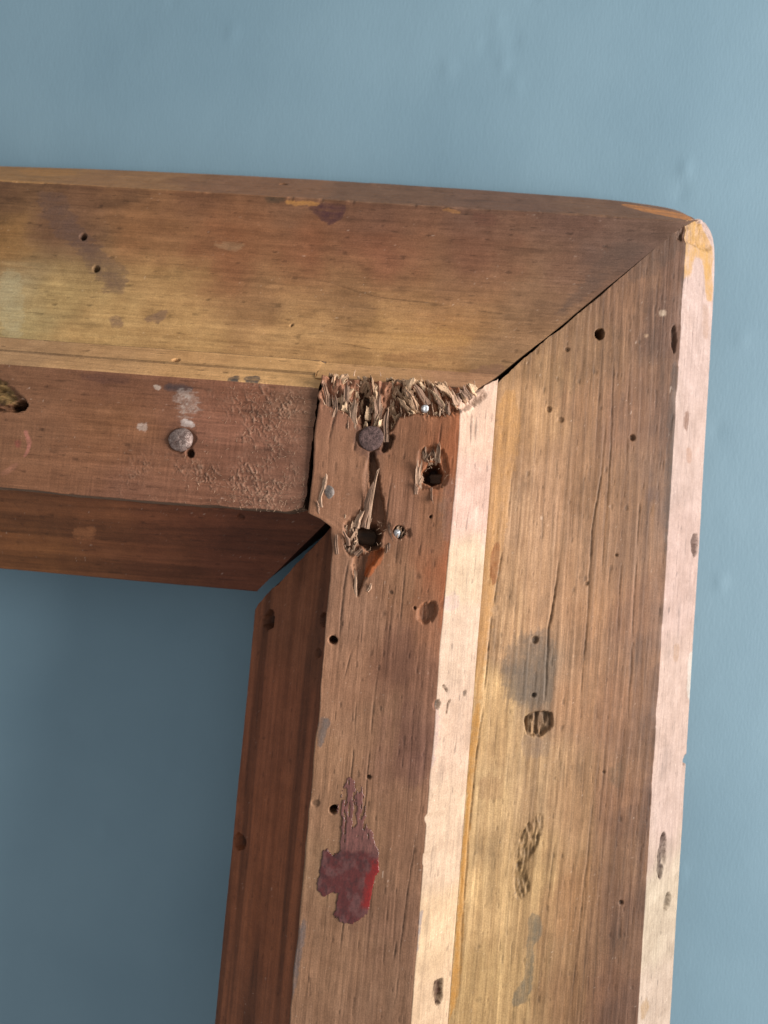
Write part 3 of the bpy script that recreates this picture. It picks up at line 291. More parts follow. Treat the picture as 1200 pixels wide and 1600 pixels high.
    if tag in ('SM', 'RM'):
        for bnd, wd, am in ((('S', 'O'), 1.0, .35), (('O', '-'), 1.2, .55)):
            e_ = [i for i in range(1, nc) if F[i - 1] == bnd[0] and F[i] == bnd[1]]
            if e_:
                mm = np.exp(-((A - arc[e_[0]]) / wd) ** 2)
                w1 = sstep(-.1, .8, fbm(Y / 8, Y * 0 + 5, seed + 97, 4, .6)) + 1.2 * sstep(.80, .95, vnoise(Y / 3.1, Y * 0 + 8, seed + 98)) * vnoise(Y / 22, Y * 0, seed + 99)
                D -= am * mm * w1; C = C * (1 + .22 * mm * w1)[..., None]
    # gouges: torn hollows with ridged floors along the grain
    for (mt, poly, depth, soft, rough, fac) in GO:
        if mt not in return_tags: continue
        poly = rounded(poly)
        ii = bbox(X2, Y2, poly, soft + 2)
        if len(ii[0]) == 0: continue
        px, py = X2[ii], Y2[ii]
        cw, lw = (.8, 2.6) if axis == 'S' else (2.6, .8)
        d = sdf_poly(px, py, poly) + .55 * fbm(px / cw, py / lw, seed + 80, 4, .6)
        m = 1 - sstep(-soft * 1.2, soft * .5, d)
        cro = px if axis == 'S' else py; lon = py if axis == 'S' else px
        rid = fbm(cro / .9, lon / 3.5, seed + 83, 3, .6) * rough
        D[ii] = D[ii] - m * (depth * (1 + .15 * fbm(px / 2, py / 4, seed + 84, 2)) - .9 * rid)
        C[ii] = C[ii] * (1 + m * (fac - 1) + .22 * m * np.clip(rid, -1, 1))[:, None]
    for (mt, pts, w, dp) in CR:
        if mt not in return_tags: continue
        ii = bbox(X2, Y2, pts, 2.5)
        if len(ii[0]) == 0: continue
        px, py = X2[ii], Y2[ii]
        wob = (.40 * fbm(px / 3, py / 13, seed + 90, 3) + .10 * fbm(px / 1, py / 2.5, seed + 92, 2)) if axis == 'S' else (.40 * fbm(px / 13, py / 3, seed + 90, 3) + .10 * fbm(px / 2.5, py / 1, seed + 92, 2))
        d, par = d_line(px + wob * (axis == 'S'), py + wob * (axis != 'S'), pts)
        tp = np.sqrt(np.clip(4 * par * (1 - par), 0, 1)) * (.6 + .4 * vnoise(px / .7, py / .7, seed + 91))
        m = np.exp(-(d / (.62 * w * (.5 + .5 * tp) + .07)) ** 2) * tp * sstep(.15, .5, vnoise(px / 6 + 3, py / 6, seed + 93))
        D[ii] -= .8 * dp * m; C[ii] = C[ii] * (1 - .6 * m)[:, None]  # crack shade put into the colour, the mesh is too coarse for it
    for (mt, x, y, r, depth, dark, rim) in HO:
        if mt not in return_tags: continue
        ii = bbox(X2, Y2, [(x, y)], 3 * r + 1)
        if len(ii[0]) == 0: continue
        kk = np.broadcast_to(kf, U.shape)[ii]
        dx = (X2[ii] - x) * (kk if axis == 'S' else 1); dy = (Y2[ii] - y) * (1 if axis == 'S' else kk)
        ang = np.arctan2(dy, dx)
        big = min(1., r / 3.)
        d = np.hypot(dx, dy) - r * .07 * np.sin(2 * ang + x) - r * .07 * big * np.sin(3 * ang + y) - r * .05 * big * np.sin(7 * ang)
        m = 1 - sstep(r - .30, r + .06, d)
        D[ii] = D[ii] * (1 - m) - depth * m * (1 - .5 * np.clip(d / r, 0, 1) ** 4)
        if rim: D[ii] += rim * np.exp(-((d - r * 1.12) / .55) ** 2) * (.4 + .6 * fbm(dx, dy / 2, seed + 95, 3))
        C[ii] = C[ii] * (1 - (1 - dark) * (1 - sstep(.45 * r, 1.0 * r, d)))[:, None]  # inner shade painted in: hole colour darkened towards the centre
    if post is not None: post(X2, Y2, A, F, C, D, R, streak)
    C = np.clip(C, .004, .85)
    Un = U + D * Nn[None, :, 0]; Hn = h[None, :] + D * Nn[None, :, 1]
    X, Yv = (Un, Y) if axis == 'S' else (Y, Un)
    X = X.astype(np.float64).copy(); Yv = Yv.astype(np.float64).copy()
    # worn outer corner: square ring -> rounded ring, more towards the front edge
    if tag in ('SM', 'RM'):
        lev = np.clip((np.maximum(X, Yv) - 90.0) / 16.0, 0, 1)
        Yv = Yv - lev * 3.4 * np.clip((X - 66) / 38, 0, 1) ** 2 * (Yv > 60) * np.clip((Yv - 60) / 30, 0, 1)
        X = X - lev * 1.2 * np.clip((Yv - 72) / 32, 0, 1) ** 2
        if tag == 'RM': Yv = Yv + lev * .8 * (1 - ((np.minimum(X, 70) + 10) / 80) ** 2) * (X > -200)
        c0 = 88.0; dx = X - c0; dy = Yv - c0; k = (dx > 0) & (dy > 0)
        pw = 26 * (1 - lev) ** 2 + 3.0
        mx = np.maximum(dx, dy); nn = (np.clip(dx, 1e-6, None) ** pw + np.clip(dy, 1e-6, None) ** pw) ** (1 / pw)
        sc_ = np.where(k, mx / np.maximum(nn, 1e-6), 1.0)
        X = np.where(k, c0 + dx * sc_, X); Yv = np.where(k, c0 + dy * sc_, Yv)
    V = np.stack([X, Yv - Y_BASE * 1000, Hn], -1) / 1000.0
    me = grid_mesh(name, V, C, R, mat, wrap=True, caps=(True, True))
    return link(name, me, parent)

# grain strength per face: (fine streak, wide streak, latewood bands)
M_MOULD = {'I': (.20, .15, .5), 'S': (.34, .14, 0), 'O': (.07, .05, 0), 'P': (.14, .10, 0), '-': (.1, .1, 0)}
M_BAT = {'B': (.22, .12, 0), 'P': (.06, .05, 0), 'E': (.2, .1, 0), '-': (.1, .1, 0)}

def mould_segs(rib):
    st = .25
    s = [(P0[0], P0[1], .5, -11.4, 'I', .48)]
    if rib: s += [(.5, -11.4, 33.4, -11.6, '-', 4), (33.4, -11.6, 33.6, -4.4, '-', 1.2), (33.6, -4.4, P3[0], P3[1], 'P', st)]
    else: s += [(.5, -11.4, P3[0] - 1.5, -11.6, '-', 4), (P3[0] - 1.5, -11.6, P3[0], P3[1], 'P', st)]
    s += [(P3[0], P3[1], P4[0], P4[1], 'S', st), (P4[0], P4[1], P5[0], P5[1], 'O', .32), (P5[0], P5[1], P5[0] - .3, -45.2, 'O', .6),
          (P5[0] - .3, -45.2, 104, -50, '-', 2), (104, -50, -20, -50, '-', 12), (-20, -50, -26.3, -37.5, '-', 4), (-26.3, -37.5, P0[0], P0[1], 'I', .6)]
    return s
def gap(u):
    g = np.interp(u, [-27, -12, 0, 12, 40, 58, 72, 82, 92, 108], [4.6, 4.0, 2.8, 2.1, 1.9, 1.4, .7, .12, -.4, -.5])
    return g + (.35 + .5 * sstep(62, 44, u)) * fbm(u / 2.6, u * 0 + 3, 401, 5, .65) * np.clip(g, 0, 1)
def stile_end(u, h=0): return rail_end(u) - gap(u) - 3.0 * sstep(-36.5, -46, h) * sstep(30, 5, u) - 1.3 * sstep(-23, -27, u)
def rail_end(v, h=0): return v + (.45 * fbm(v / 6.5, v * 0 + 1, 402, 4, .6) + .5 * np.exp(-((v - 52) / 5) ** 2)) * sstep(112, 88, v) * sstep(30, 42, v) - 4.5 * sstep(-36.5, -46, h) * sstep(30, 5, v)
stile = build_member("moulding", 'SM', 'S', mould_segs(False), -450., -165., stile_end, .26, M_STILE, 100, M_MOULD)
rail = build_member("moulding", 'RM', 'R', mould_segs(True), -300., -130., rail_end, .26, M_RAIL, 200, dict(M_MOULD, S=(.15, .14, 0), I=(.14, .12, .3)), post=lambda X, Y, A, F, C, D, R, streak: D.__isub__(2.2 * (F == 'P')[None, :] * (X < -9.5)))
stile["label"] = "upright sloping moulding with a pale worn outer edge"
rail["label"] = "level sloping moulding along the top, brown with tan streaks"

# battens nailed over the inner edge of the mouldings
def bat_segs(uL, uR, h, side_end, st):
    return [(uL, -11.2, uL, h, 'E', .5), (uL, h, uR, h, 'B', st), (uR, h, side_end[0], side_end[1], 'P', st), (side_end[0], side_end[1], side_end[0] - .3, -11.2, '-', 2), (side_end[0] - .3, -11.2, uL, -11.2, '-', 6)]
def sb_end(u, h=0):
    return np.where(u < 33.4, 33.3, u - .9) + .5 * fbm(u / 1.1, u * 0 + 2, 403, 3)
def sb_warp(U, Y, F):
    # the upper end keeps its full width and overhangs the inner edge; lower down it was cut back
    left = -6.6 * sstep(-6.2, -2.6, Y + .5 * fbm(Y / 2, Y * 0, 404, 3)) - .9 * sstep(-13, -7, Y) - .45 * fbm(Y / 9, Y * 0 + 7, 405, 4) - .5 * sstep(-12, -30, Y) * 0
    w = np.clip(1 - U / 12, 0, 1)
    right = .40 * fbm(Y / 16, Y * 0 + 3, 406, 4) - .7 * sstep(.80, .95, vnoise(Y / 2.2, Y * 0 + 9, 407)) * vnoise(Y / 15, Y * 0, 408)
    wr = np.exp(-((U - 30) / 2.6) ** 2)
    return U + left * w + right * wr
def sb_post(X, Y, A, F, C, D, R, streak):
    # wear along the right arris and the chewed top end
    m = np.exp(-((X - 30.2) / .9) ** 2) * (F == 'B')[None, :]
    D -= .25 * m * (.5 + .5 * fbm(A / 2, Y / 6, 410, 3))
    ii = bbox(X, Y, [(-8, 21), (38, 36)], 0)
    px, py = X[ii], Y[ii]
    sl = np.where(px > 18, px + .55 * py, px)                # torn fibres lean to the left on the right half
    rr = fbm(sl / .75, py / 2.2, 411, 3, .6); k = sstep(24, 29, py + 2 * fbm(px / 3, py / 3, 412)) * (px < 33.5)
    D[ii] += k * 1.5 * rr; C[ii] = C[ii] * (1 + .3 * k * rr + .28 * k)[:, None]
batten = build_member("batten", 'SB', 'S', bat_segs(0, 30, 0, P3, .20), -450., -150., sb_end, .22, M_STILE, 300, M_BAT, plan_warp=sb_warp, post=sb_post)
batten["label"] = "upright batten with splintered top end, rusty nail and red wax"

RB_UP = P3[0] - 6.5
def rb_end(v, h=0): return -8.3 - .6 * sstep(2, -4, v) + .3 * fbm(v / 1.4, v * 0 + 4, 420, 3) + .02 * (v - 10)
def rb_warp(U, X, F):
    low = .5 * fbm(X / 12, X * 0 + 3, 421, 3); w = np.exp(-((U + 3.2) / 2.5) ** 2)
    chip = 2.6 * sstep(-14, -8, X + .8 * fbm(X / 2, X * 0, 423)) * np.clip(1 - (U + 3.2) / 6, 0, 1) * .5
    return U + low * w + chip
def rb_post(X, Y, A, F, C, D, R, streak):
    # torn pale fibres near the end of the batten
    ii = bbox(X, Y, FL, 8); px, py = X[ii], Y[ii]
    z = 1 - sstep(-6, 5, sdf_poly(px, py, FL))
    clump = sstep(-.45, .35, fbm(px / 6, py / 6, 431, 3))
    f1 = 1 - np.abs(fbm(px / 1.3 + .5 * py, py / 1.9, 432, 3)); f1 = sstep(.86, .98, f1)
    f2 = 1 - np.abs(fbm(px / .9, py / 1.6 + .3 * px, 433, 2)); f2 = sstep(.9, 1., f2)
    m = np.clip(z * clump * np.maximum(f1, .7 * f2), 0, 1) * (.4 + .6 * vnoise(px / .8, py / .8, 434))
    D[ii] += .38 * m - .12 * z * clump
    C[ii] = C[ii] * (1 - .55 * m[:, None]) + .55 * m[:, None] * np.array((.40, .25, .17))
    R[:] = R - .12 * sstep(.5, .9, vnoise(X / 12, Y / 6, 436)) * (F == 'B')[None, :]
    m = np.exp(-((X + 8.2) / 1.2) ** 2); D -= .3 * m
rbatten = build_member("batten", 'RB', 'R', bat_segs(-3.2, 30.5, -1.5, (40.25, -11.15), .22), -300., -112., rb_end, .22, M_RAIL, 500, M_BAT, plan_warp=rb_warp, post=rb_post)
rbatten["label"] = "level batten with a domed nail head and torn fibres at its end"

# ------------------------------------------------------------------ nails
def lathe(name, prof, mat, parent, pos, axis=(0, 0, 1), seed=0, seg=40, bump=.0):
    V = []; rs = random.Random(seed); ph = [rs.uniform(0, 6.28) for _ in range(4)]
    for r, z in prof:
        for i in range(seg):
            a = 2 * math.pi * i / seg
            k = 1 + .025 * math.sin(2 * a + ph[0]) + .018 * math.sin(3 * a + ph[1]) + .012 * math.sin(7 * a + ph[2])
            V.append((r * k * math.cos(a), r * k * math.sin(a), z))
    V = np.array(V); n = len(prof)
    if bump: V[:, 2] += bump * fbm(V[:, 0] / .7 + seed, V[:, 1] / .7, 700 + seed, 3)
    q = []
    for j in range(n - 1):
        for i in range(seg): q.append((j * seg + i, j * seg + (i + 1) % seg, (j + 1) * seg + (i + 1) % seg, (j + 1) * seg + i))
    q = np.array(q); loops = np.concatenate([q.ravel(), np.arange((n - 1) * seg, n * seg), np.arange(seg)[::-1]]); tot = np.array([4] * len(q) + [seg, seg])
    M = Vector((0, 0, 1)).rotation_difference(Vector(axis)).to_matrix()
    V = (np.array(M) @ V.T).T + np.array((pos[0], pos[1] - Y_BASE * 1000, pos[2]))
    return link(name, raw_mesh(name, V / 1000, loops, tot, None, None, mat), parent)
def dome(r, h, n=9, skirt=.4): return [(r * .96, -skirt)] + [(r * math.cos(t), h * math.sin(t)) for t in np.linspace(0, math.pi / 2 * .985, n)]
x, y = MK['nail_dome']; o = lathe("nail", dome(3.25, 1.25, 12, .6), M_DOME, rbatten, (x, y, -1.45), seed=1, bump=.22); o["label"] = "shiny domed nail head"
x, y = MK['nail_flat']; o = lathe("nail", [(3.1, -1.6), (3.2, -.5), (3.25, -.15), (3.0, .02), (2.0, .08), (1.0, .06), (.1, .05)], M_RUST, batten, (x, y, .15), axis=(.06, -.05, 1), seed=2, bump=.3); o["label"] = "flat dark rusty nail head"
x, y = MK['nail_stub']; o = lathe("nail", [(.8, -4), (.8, .7), (.62, 1.0), (.3, 1.05), (.05, 1.06)], M_STEEL, batten, (x - .1, y - .5, -.5), axis=(.1, .75, .65), seed=3, seg=20, bump=.15); o["label"] = "bright snapped nail shank"
x, y = MK['nail_side']; o = lathe("nail", dome(2.1, .55, 8, 1.0), M_HEAD, batten, (x + .3, y - .1, -.5), axis=(-.45, -.1, 1), seed=4, seg=28, bump=.15); o["label"] = "pale nail head at the batten's left edge"
x, y = MK['metal_bit']; o = lathe("nail", [(1.0, -3), (1.05, .1), (.7, .5), (.15, .6)], M_STEEL, batten, (x, y, -.9), axis=(.2, .2, 1), seed=5, seg=14, bump=.5); o["label"] = "small broken grey nail end among the splinters"

# ------------------------------------------------------------------ sealing wax on the upright batten
def patch_mesh(name, X, Y, Z, keep, C, rough, floor, mat, parent):
    """closed thin body over the kept cells of a height grid"""
    nr, nc = X.shape; idx = -np.ones((nr, nc), int)
    cell = keep[:-1, :-1] & keep[1:, :-1] & keep[:-1, 1:] & keep[1:, 1:]
    use = np.zeros((nr, nc), bool); use[:-1, :-1] |= cell; use[1:, :-1] |= cell; use[:-1, 1:] |= cell; use[1:, 1:] |= cell
    k = int(use.sum()); idx[use] = np.arange(k)
    top = np.stack([X[use], Y[use] - Y_BASE * 1000, Z[use]], -1); bot = top.copy(); bot[:, 2] = floor
    ci, cj = np.nonzero(cell)
    q = np.stack([idx[ci, cj], idx[ci, cj + 1], idx[ci + 1, cj + 1], idx[ci + 1, cj]], -1)
    ed = np.concatenate([q[:, [0, 1]], q[:, [1, 2]], q[:, [2, 3]], q[:, [3, 0]]]); key = np.sort(ed, 1); code = key[:, 0] * (k + 1) + key[:, 1]
    _, inv, cnt = np.unique(code, return_inverse=True, return_counts=True); be = ed[cnt[inv] == 1]
    qs = np.stack([be[:, 1], be[:, 0], be[:, 0] + k, be[:, 1] + k], -1)
    Q = np.concatenate([q, qs]); V = np.concatenate([top, bot]) / 1000; CC = np.concatenate([C[use], C[use]])
    me = raw_mesh(name, V, Q.ravel(), np.full(len(Q), 4), np.clip(CC, .004, .85), np.full(len(V), rough), mat)
    return link(name, me, parent)

def wax():
    poly = WX; a = np.array(poly); lo = a.min(0) - 1; hi = a.max(0) + 1; s = .15
    X, Y = np.meshgrid(np.arange(lo[0], hi[0], s), np.arange(lo[1], hi[1], s))
    d = sdf_poly(X, Y, poly) + .42 * fbm(X / .7, Y / 1.1, 801, 5, .7) + .35 * fbm(X / .45, Y / 3., 808, 3)
    ysplit = WXS                                              # above: thin peeled skin; below: the thick drop
    low = 1 - sstep(ysplit - .8, ysplit + .8, Y + .8 * fbm(X / 1.5, Y / 1.5, 809, 3))
    t = np.clip(-d / .6, 0, 1); tear = fbm(X / .6, Y / 3.2, 803, 3, .6)
    keep = (d < 0) & ((low > .4) | (tear > -.12 - .5 * sstep(ysplit + 9, ysplit, Y)))
    Z = .08 + (.05 + .10 * low) * np.sqrt(t) + .09 * fbm(X / 2.0, Y / 2.4, 802, 3) * t + (.10 - .07 * low) * tear * t
    base = np.array((.082, .014, .012)); red = np.array((.17, .008, .006)); grey = np.array((.105, .040, .036)); dark = np.array((.035, .010, .010)); skin = np.array((.135, .050, .040))
    def blend(C, m, c): m = np.clip(m, 0, 1)[..., None]; return C * (1 - m) + c * m
    C = np.ones(X.shape + (3,)) * base
    C = blend(C, sstep(-.1, .35, fbm(X / 2.2 + 3, Y / 2.8, 805, 4, .6)) * .8, grey)
    C = blend(C, .9 * sstep(.0, .5, fbm(X / .9 + 5, Y / 1.2, 810, 3)) * .6, dark)
    C = blend(C, 1 - low, skin * (1 + .35 * tear)[..., None])
    ym = ysplit - 6.5; cx = a[:, 0].max()
    rm = sstep(-2.7, -1.2, d + 1.0 * fbm(X / 1.0, Y / 1.8, 806, 4, .6)) * sstep(cx - 6.4, cx - 4.6, X + .3 * (Y - ym) * -.5) * (1 - sstep(5.2, 6.8, np.abs(Y - ym + .8)))
    C = blend(C, rm, red)
    C = blend(C, .8 * np.exp(-((Y - (ysplit - 1.5)) / 1.2) ** 2) * sstep(-.2, .5, fbm(X / 1.2, Y / 1.0, 807, 3)), dark)
    return patch_mesh("wax_patch", X, Y, Z, keep, C, .08, -.6, M_WAX, batten)

def torn(polys, n, orient, lw, ww, zr, seed, holes=(), s=.115, pale=(.40, .26, .17), deep=(.20, .115, .075), fade=1.1, dmap=None, lift=.75, patchy=0):
    """matted torn fibres: many overlapping tilted slivers as one ridged skin"""
    rs = random.Random(seed); poly = rounded(polys, 2); a = np.array(poly); lo = a.min(0) - .5; hi = a.max(0) + .5
    xs = np.arange(lo[0], hi[0], s); ys = np.arange(lo[1], hi[1], s); X, Y = np.meshgrid(xs, ys)
    d = sdf_poly(X, Y, poly) + .9 * fbm(X / 1.1, Y / 2.4, seed, 4, .6)
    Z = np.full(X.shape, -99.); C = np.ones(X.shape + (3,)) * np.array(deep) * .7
    WXn = X + .35 * fbm(X / 1.6, Y / 1.6, seed + 1, 3); WYn = Y + .35 * fbm(X / 1.6 + 9, Y / 1.6, seed + 2, 3)
    for _ in range(n):
        cx = rs.uniform(lo[0], hi[0]); cy = rs.uniform(lo[1], hi[1]); ang = orient(cx, cy) + rs.gauss(0, .28); L = rs.uniform(*lw); w = rs.uniform(*ww)
        if patchy and float(vnoise(np.array(cx / 2.6), np.array(cy / 7.), seed + 13)) < patchy: continue
        m = L + w
        j0, j1 = np.searchsorted(xs, [cx - m, cx + m]); i0, i1 = np.searchsorted(ys, [cy - m, cy + m])
        if j1 - j0 < 2 or i1 - i0 < 2: continue
        sl = (slice(i0, i1), slice(j0, j1)); x = WXn[sl] - cx; y = WYn[sl] - cy
        al = x * math.cos(ang) + y * math.sin(ang); ac = -x * math.sin(ang) + y * math.cos(ang); ac = ac + rs.uniform(-.25, .25) * (al / L) ** 2 * L
        u = al / L; tooth = .12 * np.sin(ac / w * rs.uniform(7, 14) + rs.uniform(0, 6))
        wid = w * .5 * (1 - .45 * np.clip(u, 0, 1)) * (1 + .2 * fbm(al / .8, ac * 0 + cx, seed + 5, 2))
        ins = (np.abs(ac) < wid) & (u > 0) & (u < 1 + tooth)
        fib = fbm(ac / .22 + cx, al / 2.5, seed + 3, 2)
        z0 = rs.uniform(*zr) + (dmap(cx, cy) if dmap else 0); tilt = rs.uniform(-.8, .8)
        z = z0 - .9 * (1 - u) ** 2 + rs.uniform(.1, lift) * u + tilt * ac + .16 * fib - .5 * (ac / (w * .5)) ** 2 * .35
        hit = ins & (z > Z[sl]); Z[sl] = np.where(hit, z, Z[sl])
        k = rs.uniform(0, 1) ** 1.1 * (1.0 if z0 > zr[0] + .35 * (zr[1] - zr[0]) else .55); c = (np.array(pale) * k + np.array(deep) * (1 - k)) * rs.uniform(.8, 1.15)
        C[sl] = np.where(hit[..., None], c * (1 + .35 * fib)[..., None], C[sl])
    C = C * (1 + .25 * fbm(X / 2.5, Y / 2.5, seed + 9, 3))[..., None]; hitm = Z > -90; e = sstep(-.3, fade, -d); Z = np.where(hitm, Z, zr[0] - .5); Z = Z - (1 - e) * .8
    keep = (d < .6) & hitm & (Y < 34.6 + .5 * fbm(X / .8, Y * 0, seed + 11, 2))
    for (hx, hy, hr) in holes: keep &= np.hypot(X - hx, Y - hy) > hr * (1 + .12 * fbm(X / 1., Y / 1., seed + 7, 2))
    o = patch_mesh("torn_fibres", X, Y, Z, keep, C, .6, zr[0] - 2.2, M_STILE, batten); o["kind"] = "stuff"
    return o
M_WAX = wood_material("old_red_wax", (700, 700, 700))
M_WAX.node_tree.nodes["Principled BSDF"].inputs['Specular IOR Level'].default_value = .55
wxo = wax(); wxo["label"] = "cracked patch of old red sealing wax"

up = lambda x, y: math.pi / 2
lean = lambda x, y: math.pi / 2 if x < 17 else math.radians(124)
def end_depth(x, y):                                         # deep slots between the tufts
    return -2.4 * math.exp(-((x - 4.3) / 1.5) ** 2) - 1.7 * math.exp(-((x - 12.6) / 2.2) ** 2) - .7 * math.exp(-((x - 22) / 1.2) ** 2) + .5 * math.exp(-((x + 2.5) / 3) ** 2)
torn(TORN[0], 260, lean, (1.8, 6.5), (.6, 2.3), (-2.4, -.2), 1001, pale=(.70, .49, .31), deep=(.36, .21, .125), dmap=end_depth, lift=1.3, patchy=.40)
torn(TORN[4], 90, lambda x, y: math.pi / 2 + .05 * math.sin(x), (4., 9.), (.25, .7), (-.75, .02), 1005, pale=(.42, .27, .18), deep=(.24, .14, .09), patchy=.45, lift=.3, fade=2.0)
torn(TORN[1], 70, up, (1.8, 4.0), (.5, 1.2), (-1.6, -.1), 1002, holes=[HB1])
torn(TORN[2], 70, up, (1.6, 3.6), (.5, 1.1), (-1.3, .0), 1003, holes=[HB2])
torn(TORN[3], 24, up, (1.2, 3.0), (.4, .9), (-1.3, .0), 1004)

# ------------------------------------------------------------------ splinters: torn slivers, each its own sub-part
def splinter(bx, by, tx, ty, w, lift, base, seed, mat=M_STILE):
    """a torn chip: ridged slab, thick at its root, frayed into teeth at its free end"""
    rs = random.Random(seed); n = 7; m = 6
    b = np.array((bx, by, base - .2)); t = np.array((tx, ty, base + lift + .15)); L = np.linalg.norm(t - b); dr = (t - b) / L
    sd = np.cross(dr, (0, 0, 1)); sd /= np.linalg.norm(sd); up = np.cross(sd, dr)
    w = w * 1.05; bend = rs.uniform(-.16, .16) * L; curl = rs.uniform(-.04, .2) * L; roll = rs.uniform(-.7, .7)
    cs = sd * math.cos(roll) + up * math.sin(roll); cu = up * math.cos(roll) - sd * math.sin(roll)
    teeth = [1 - .45 * rs.random() ** 1.3 - .25 * abs(i / (m - 1) - rs.uniform(.2, .8)) for i in range(m)]
    rid = [rs.uniform(-.16, .16) for _ in range(m)]; tone = rs.uniform(.75, 1.25)
    cc = np.array((.36, .225, .15)) * tone if rs.random() < .55 else np.array((.23, .135, .09)) * tone
    top = []; bot = []; C = []
    for j in range(n + 1):
        for i in range(m):
            s = j / n * teeth[i]; f = i / (m - 1) - .5; wd = w * (1 - .25 * s) * (1 + .12 * rs.uniform(-1, 1))
            p = b + dr * L * s + sd * (bend * s * s + .07 * w * math.sin(9 * s + seed)) + up * curl * s * s + cs * f * wd
            th = (.60 * (1 - s) + .10) * min(1, w) * (1 - 1.2 * f * f)
            r = rid[i] * (1 + .6 * s) + rs.uniform(-.05, .05)
            top.append(p + cu * (th * .5 + r)); bot.append(p - cu * (th * .5 - r)); C.append(cc * (.72 + .5 * rs.random() + 1.2 * rid[i]))
    V = np.array(top + bot); V[:, 1] -= Y_BASE * 1000; k = (n + 1) * m; q = []
    for j in range(n):
        for i in range(m - 1):
            a = j * m + i; q.append((a, a + 1, a + m + 1, a + m)); q.append((k + a, k + a + m, k + a + m + 1, k + a + 1))
        a = j * m; q.append((a, a + m, k + a + m, k + a)); a = j * m + m - 1; q.append((a, k + a, k + a + m, a + m))
    for i in range(m - 1):
        q.append((i, k + i, k + i + 1, i + 1)); a = n * m + i; q.append((a, a + 1, k + a + 1, k + a))
    q = np.array(q)
    me = raw_mesh("splinter", V / 1000, q.ravel(), np.full(len(q), 4), np.clip(np.array(C + C), .02, .8), np.full(len(V), .6), mat)
    me.polygons.foreach_set("use_smooth", np.zeros(len(me.polygons), bool))
    return link("splinter", me, batten)
for i, s in enumerate(SPL): splinter(*s, seed=900 + i)

# fine torn fibres: too thin to count, one mesh per batten
def fibres(name, spots, parent, mat, seed, hbase):
    rs = random.Random(seed); V = []; T = []; C = []
    for (x, y, ang, L, w, lift) in spots:
        n = 4; dx, dy = math.cos(ang), math.sin(ang); sx, sy = -dy, dx; b0 = len(V); bend = rs.uniform(-.35, .35) * L
        tone = rs.uniform(.7, 1.25); cc = np.array((.42, .27, .18)) * tone
        for j in range(n + 1):
            s = j / n; k = w * (1 - .8 * s) * .5; px = x + dx * L * s + sx * bend * s * s; py = y + dy * L * s + sy * bend * s * s
            z = hbase + lift * math.sin(s * 2.0)
            for (ox, oz) in ((-k, 0), (0, k), (k, 0)):
                V.append((px + sx * ox, py + sy * ox - Y_BASE * 1000, z + oz)); C.append(cc)
        for j in range(n):
            a = b0 + j * 3
            T += [(a, a + 1, a + 4, a + 3), (a + 1, a + 2, a + 5, a + 4), (a + 2, a, a + 3, a + 5)]
    q = np.array(T)
    o = link(name, raw_mesh(name, np.array(V) / 1000, q.ravel(), np.full(len(q), 4), np.array(C), np.full(len(V), .6), mat), parent)
    o["kind"] = "stuff"; return o
rs = random.Random(5); sp = []
for _ in range(60):                                         # chewed top end
    x = rs.uniform(-7, 34); y = rs.uniform(24, 34.5) - (0 if x > 0 else 1)
    a = math.radians(rs.gauss(92 if x < 18 else 122, 20)) + (math.pi if rs.random() < .25 else 0)
    sp.append((x, y, a, rs.uniform(.6, 1.8), rs.uniform(.12, .4), rs.uniform(.1, .6)))
for (cx, cy, r0, r1, k) in [(MK['nail_stub'][0] - 8.0, MK['nail_stub'][1] - 1.2, 3.4, 4.6, 30), (24.4, 8.0, 2.8, 3.9, 20), (MK['nail_stub'][0], MK['nail_stub'][1], 1.5, 2.2, 10)]:
    for _ in range(k):
        t = rs.uniform(0, 6.28); r = rs.uniform(r0, r1)
        sp.append((cx + r * math.cos(t), cy + r * 1.15 * math.sin(t), rs.gauss(math.pi / 2, .6) + (math.pi if rs.random() < .5 else 0), rs.uniform(.5, 1.3), rs.uniform(.06, .15), rs.uniform(.1, .5)))
fibres("fibre", sp, batten, M_STILE, 6, -.25)
sp = []
for _ in range(300):
    x = -8.5 - abs(rs.gauss(0, 16)); y = rs.uniform(-3, 29)
    if rs.random() < .35: y = rs.uniform(-3.5, 5)
    sp.append((x, y, rs.gauss(1.1, .9) + (math.pi if rs.random() < .5 else 0), rs.uniform(.4, 1.2), rs.uniform(.06, .16), rs.uniform(.02, .22)))
fibres("fibre", sp, rbatten, M_RAIL, 8, -1.45)

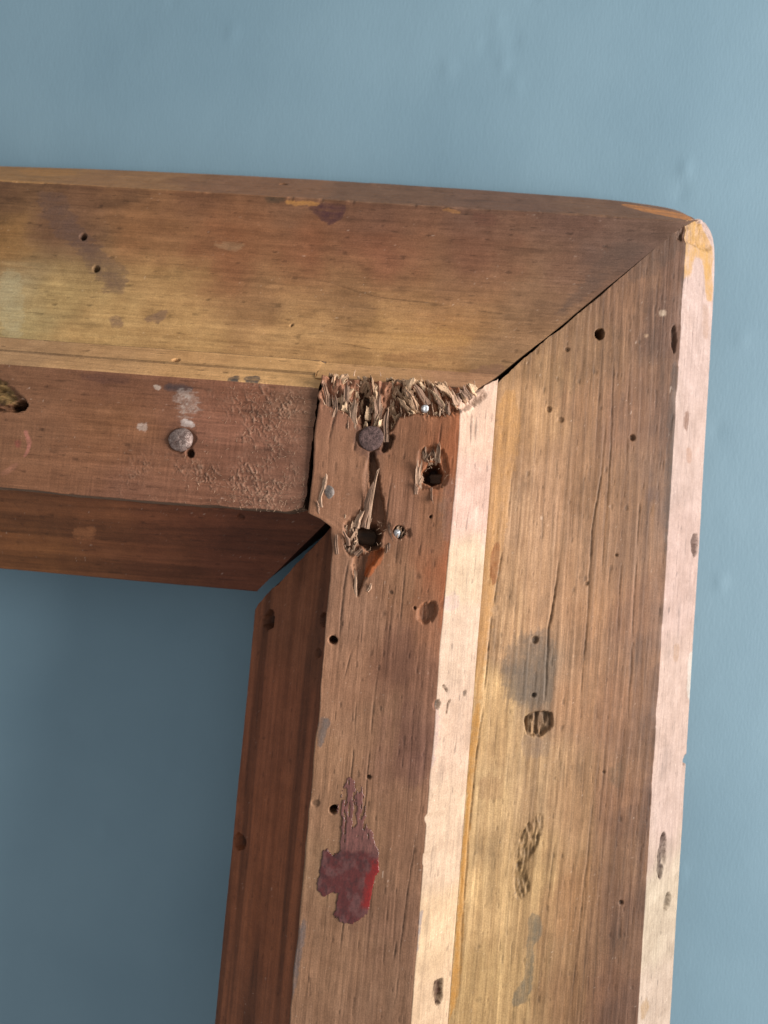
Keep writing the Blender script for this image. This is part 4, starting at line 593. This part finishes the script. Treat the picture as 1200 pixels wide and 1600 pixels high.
# ------------------------------------------------------------------ the wall
def wall():
    def axis(lo, hi, d0, d1, s):
        core = np.arange(d0, d1, s); a = d0 - np.geomspace(s, d0 - lo, 14)[::-1]; b = d1 + np.geomspace(s, hi - d1, 14)
        return np.concatenate([a, core, b])
    xs = axis(-1.6, 1.8, -.20, .20, .0014); zs = axis(-.0, 1.9, .22, .70, .0016)
    X, Z = np.meshgrid(xs, zs); x = X * 1000; z = Z * 1000
    D = 1.1 * fbm(x / 190, z / 230, 901, 3) + .15 * fbm(x / 24, z / 34, 902, 4) + .010 * fbm(x / 2.2, z / 5, 903, 3)
    b = vnoise(x / 4.5, z / 5.5, 904); D += .10 * sstep(.93, 1.0, b) * vnoise(x / 60, z / 60, 905)
    for (cx, cz, k) in WALL_MARKS:
        D += .42 * k * np.exp(-(((x - cx) / 2.0) ** 2 + ((z - cz) / 3.2) ** 2)) * (1 + .6 * fbm(x / 1.5, z / 2, 906))
    V = np.stack([X, -D / 1000, Z], -1)
    me = grid_mesh("wall", V, np.ones(V.shape), np.ones(X.shape), M_WALL)
    o = link("wall", me, None); o["kind"] = "structure"; o["label"] = "blue grey painted plaster wall behind the frame"
    return o
M_WALL, nt, p = new_mat("blue_grey_paint"); L = nt.links.new
tc = N(nt, 'ShaderNodeTexCoord'); n1 = N(nt, 'ShaderNodeTexNoise', Scale=14.0, Detail=5.0); L(tc.outputs['Object'], n1.inputs['Vector'])
cr_ = N(nt, 'ShaderNodeValToRGB'); e = cr_.color_ramp.elements
e[0].position = .3; e[0].color = (.142, .226, .282, 1); e[1].position = .7; e[1].color = (.172, .264, .322, 1)
L(n1.outputs['Fac'], cr_.inputs[0]); L(cr_.outputs[0], p.inputs['Base Color'])
mp = N(nt, 'ShaderNodeMapping'); mp.inputs['Scale'].default_value = (1500, 1500, 420); L(tc.outputs['Object'], mp.inputs['Vector'])
n2 = N(nt, 'ShaderNodeTexNoise', Scale=1.0, Detail=3.0); L(mp.outputs[0], n2.inputs['Vector'])
bp = N(nt, 'ShaderNodeBump', Strength=.22, Distance=.0002); L(n2.outputs['Fac'], bp.inputs['Height']); L(bp.outputs[0], p.inputs['Normal'])
p.inputs['Roughness'].default_value = .55; p.inputs['Specular IOR Level'].default_value = .3
zb = -Y_BASE * 1000
WALL_MARKS = [(44, zb + 168, -.5), (52, zb + 172, -.4), (60, zb + 170, -.45), (33, zb + 158, .35), (39, zb + 152, -.4), (36, zb + 145, .4), (30, zb + 150, -.35), (41, zb + 138, .3),
              (98, zb + 114, .7), (97, zb + 106, -.5), (-78, zb + 166, .5), (-76, zb + 160, -.3), (18, zb + 142, .5), (-55, zb + 150, .4), (122, zb - 20, .45), (116, zb + 30, -.3), (118, zb - 118, .5), (121, zb + 60, .3),
              (-80, zb - 125, .6), (-60, zb - 100, .4), (-42, zb - 60, .4), (-95, zb - 90, -.5)]
wall()
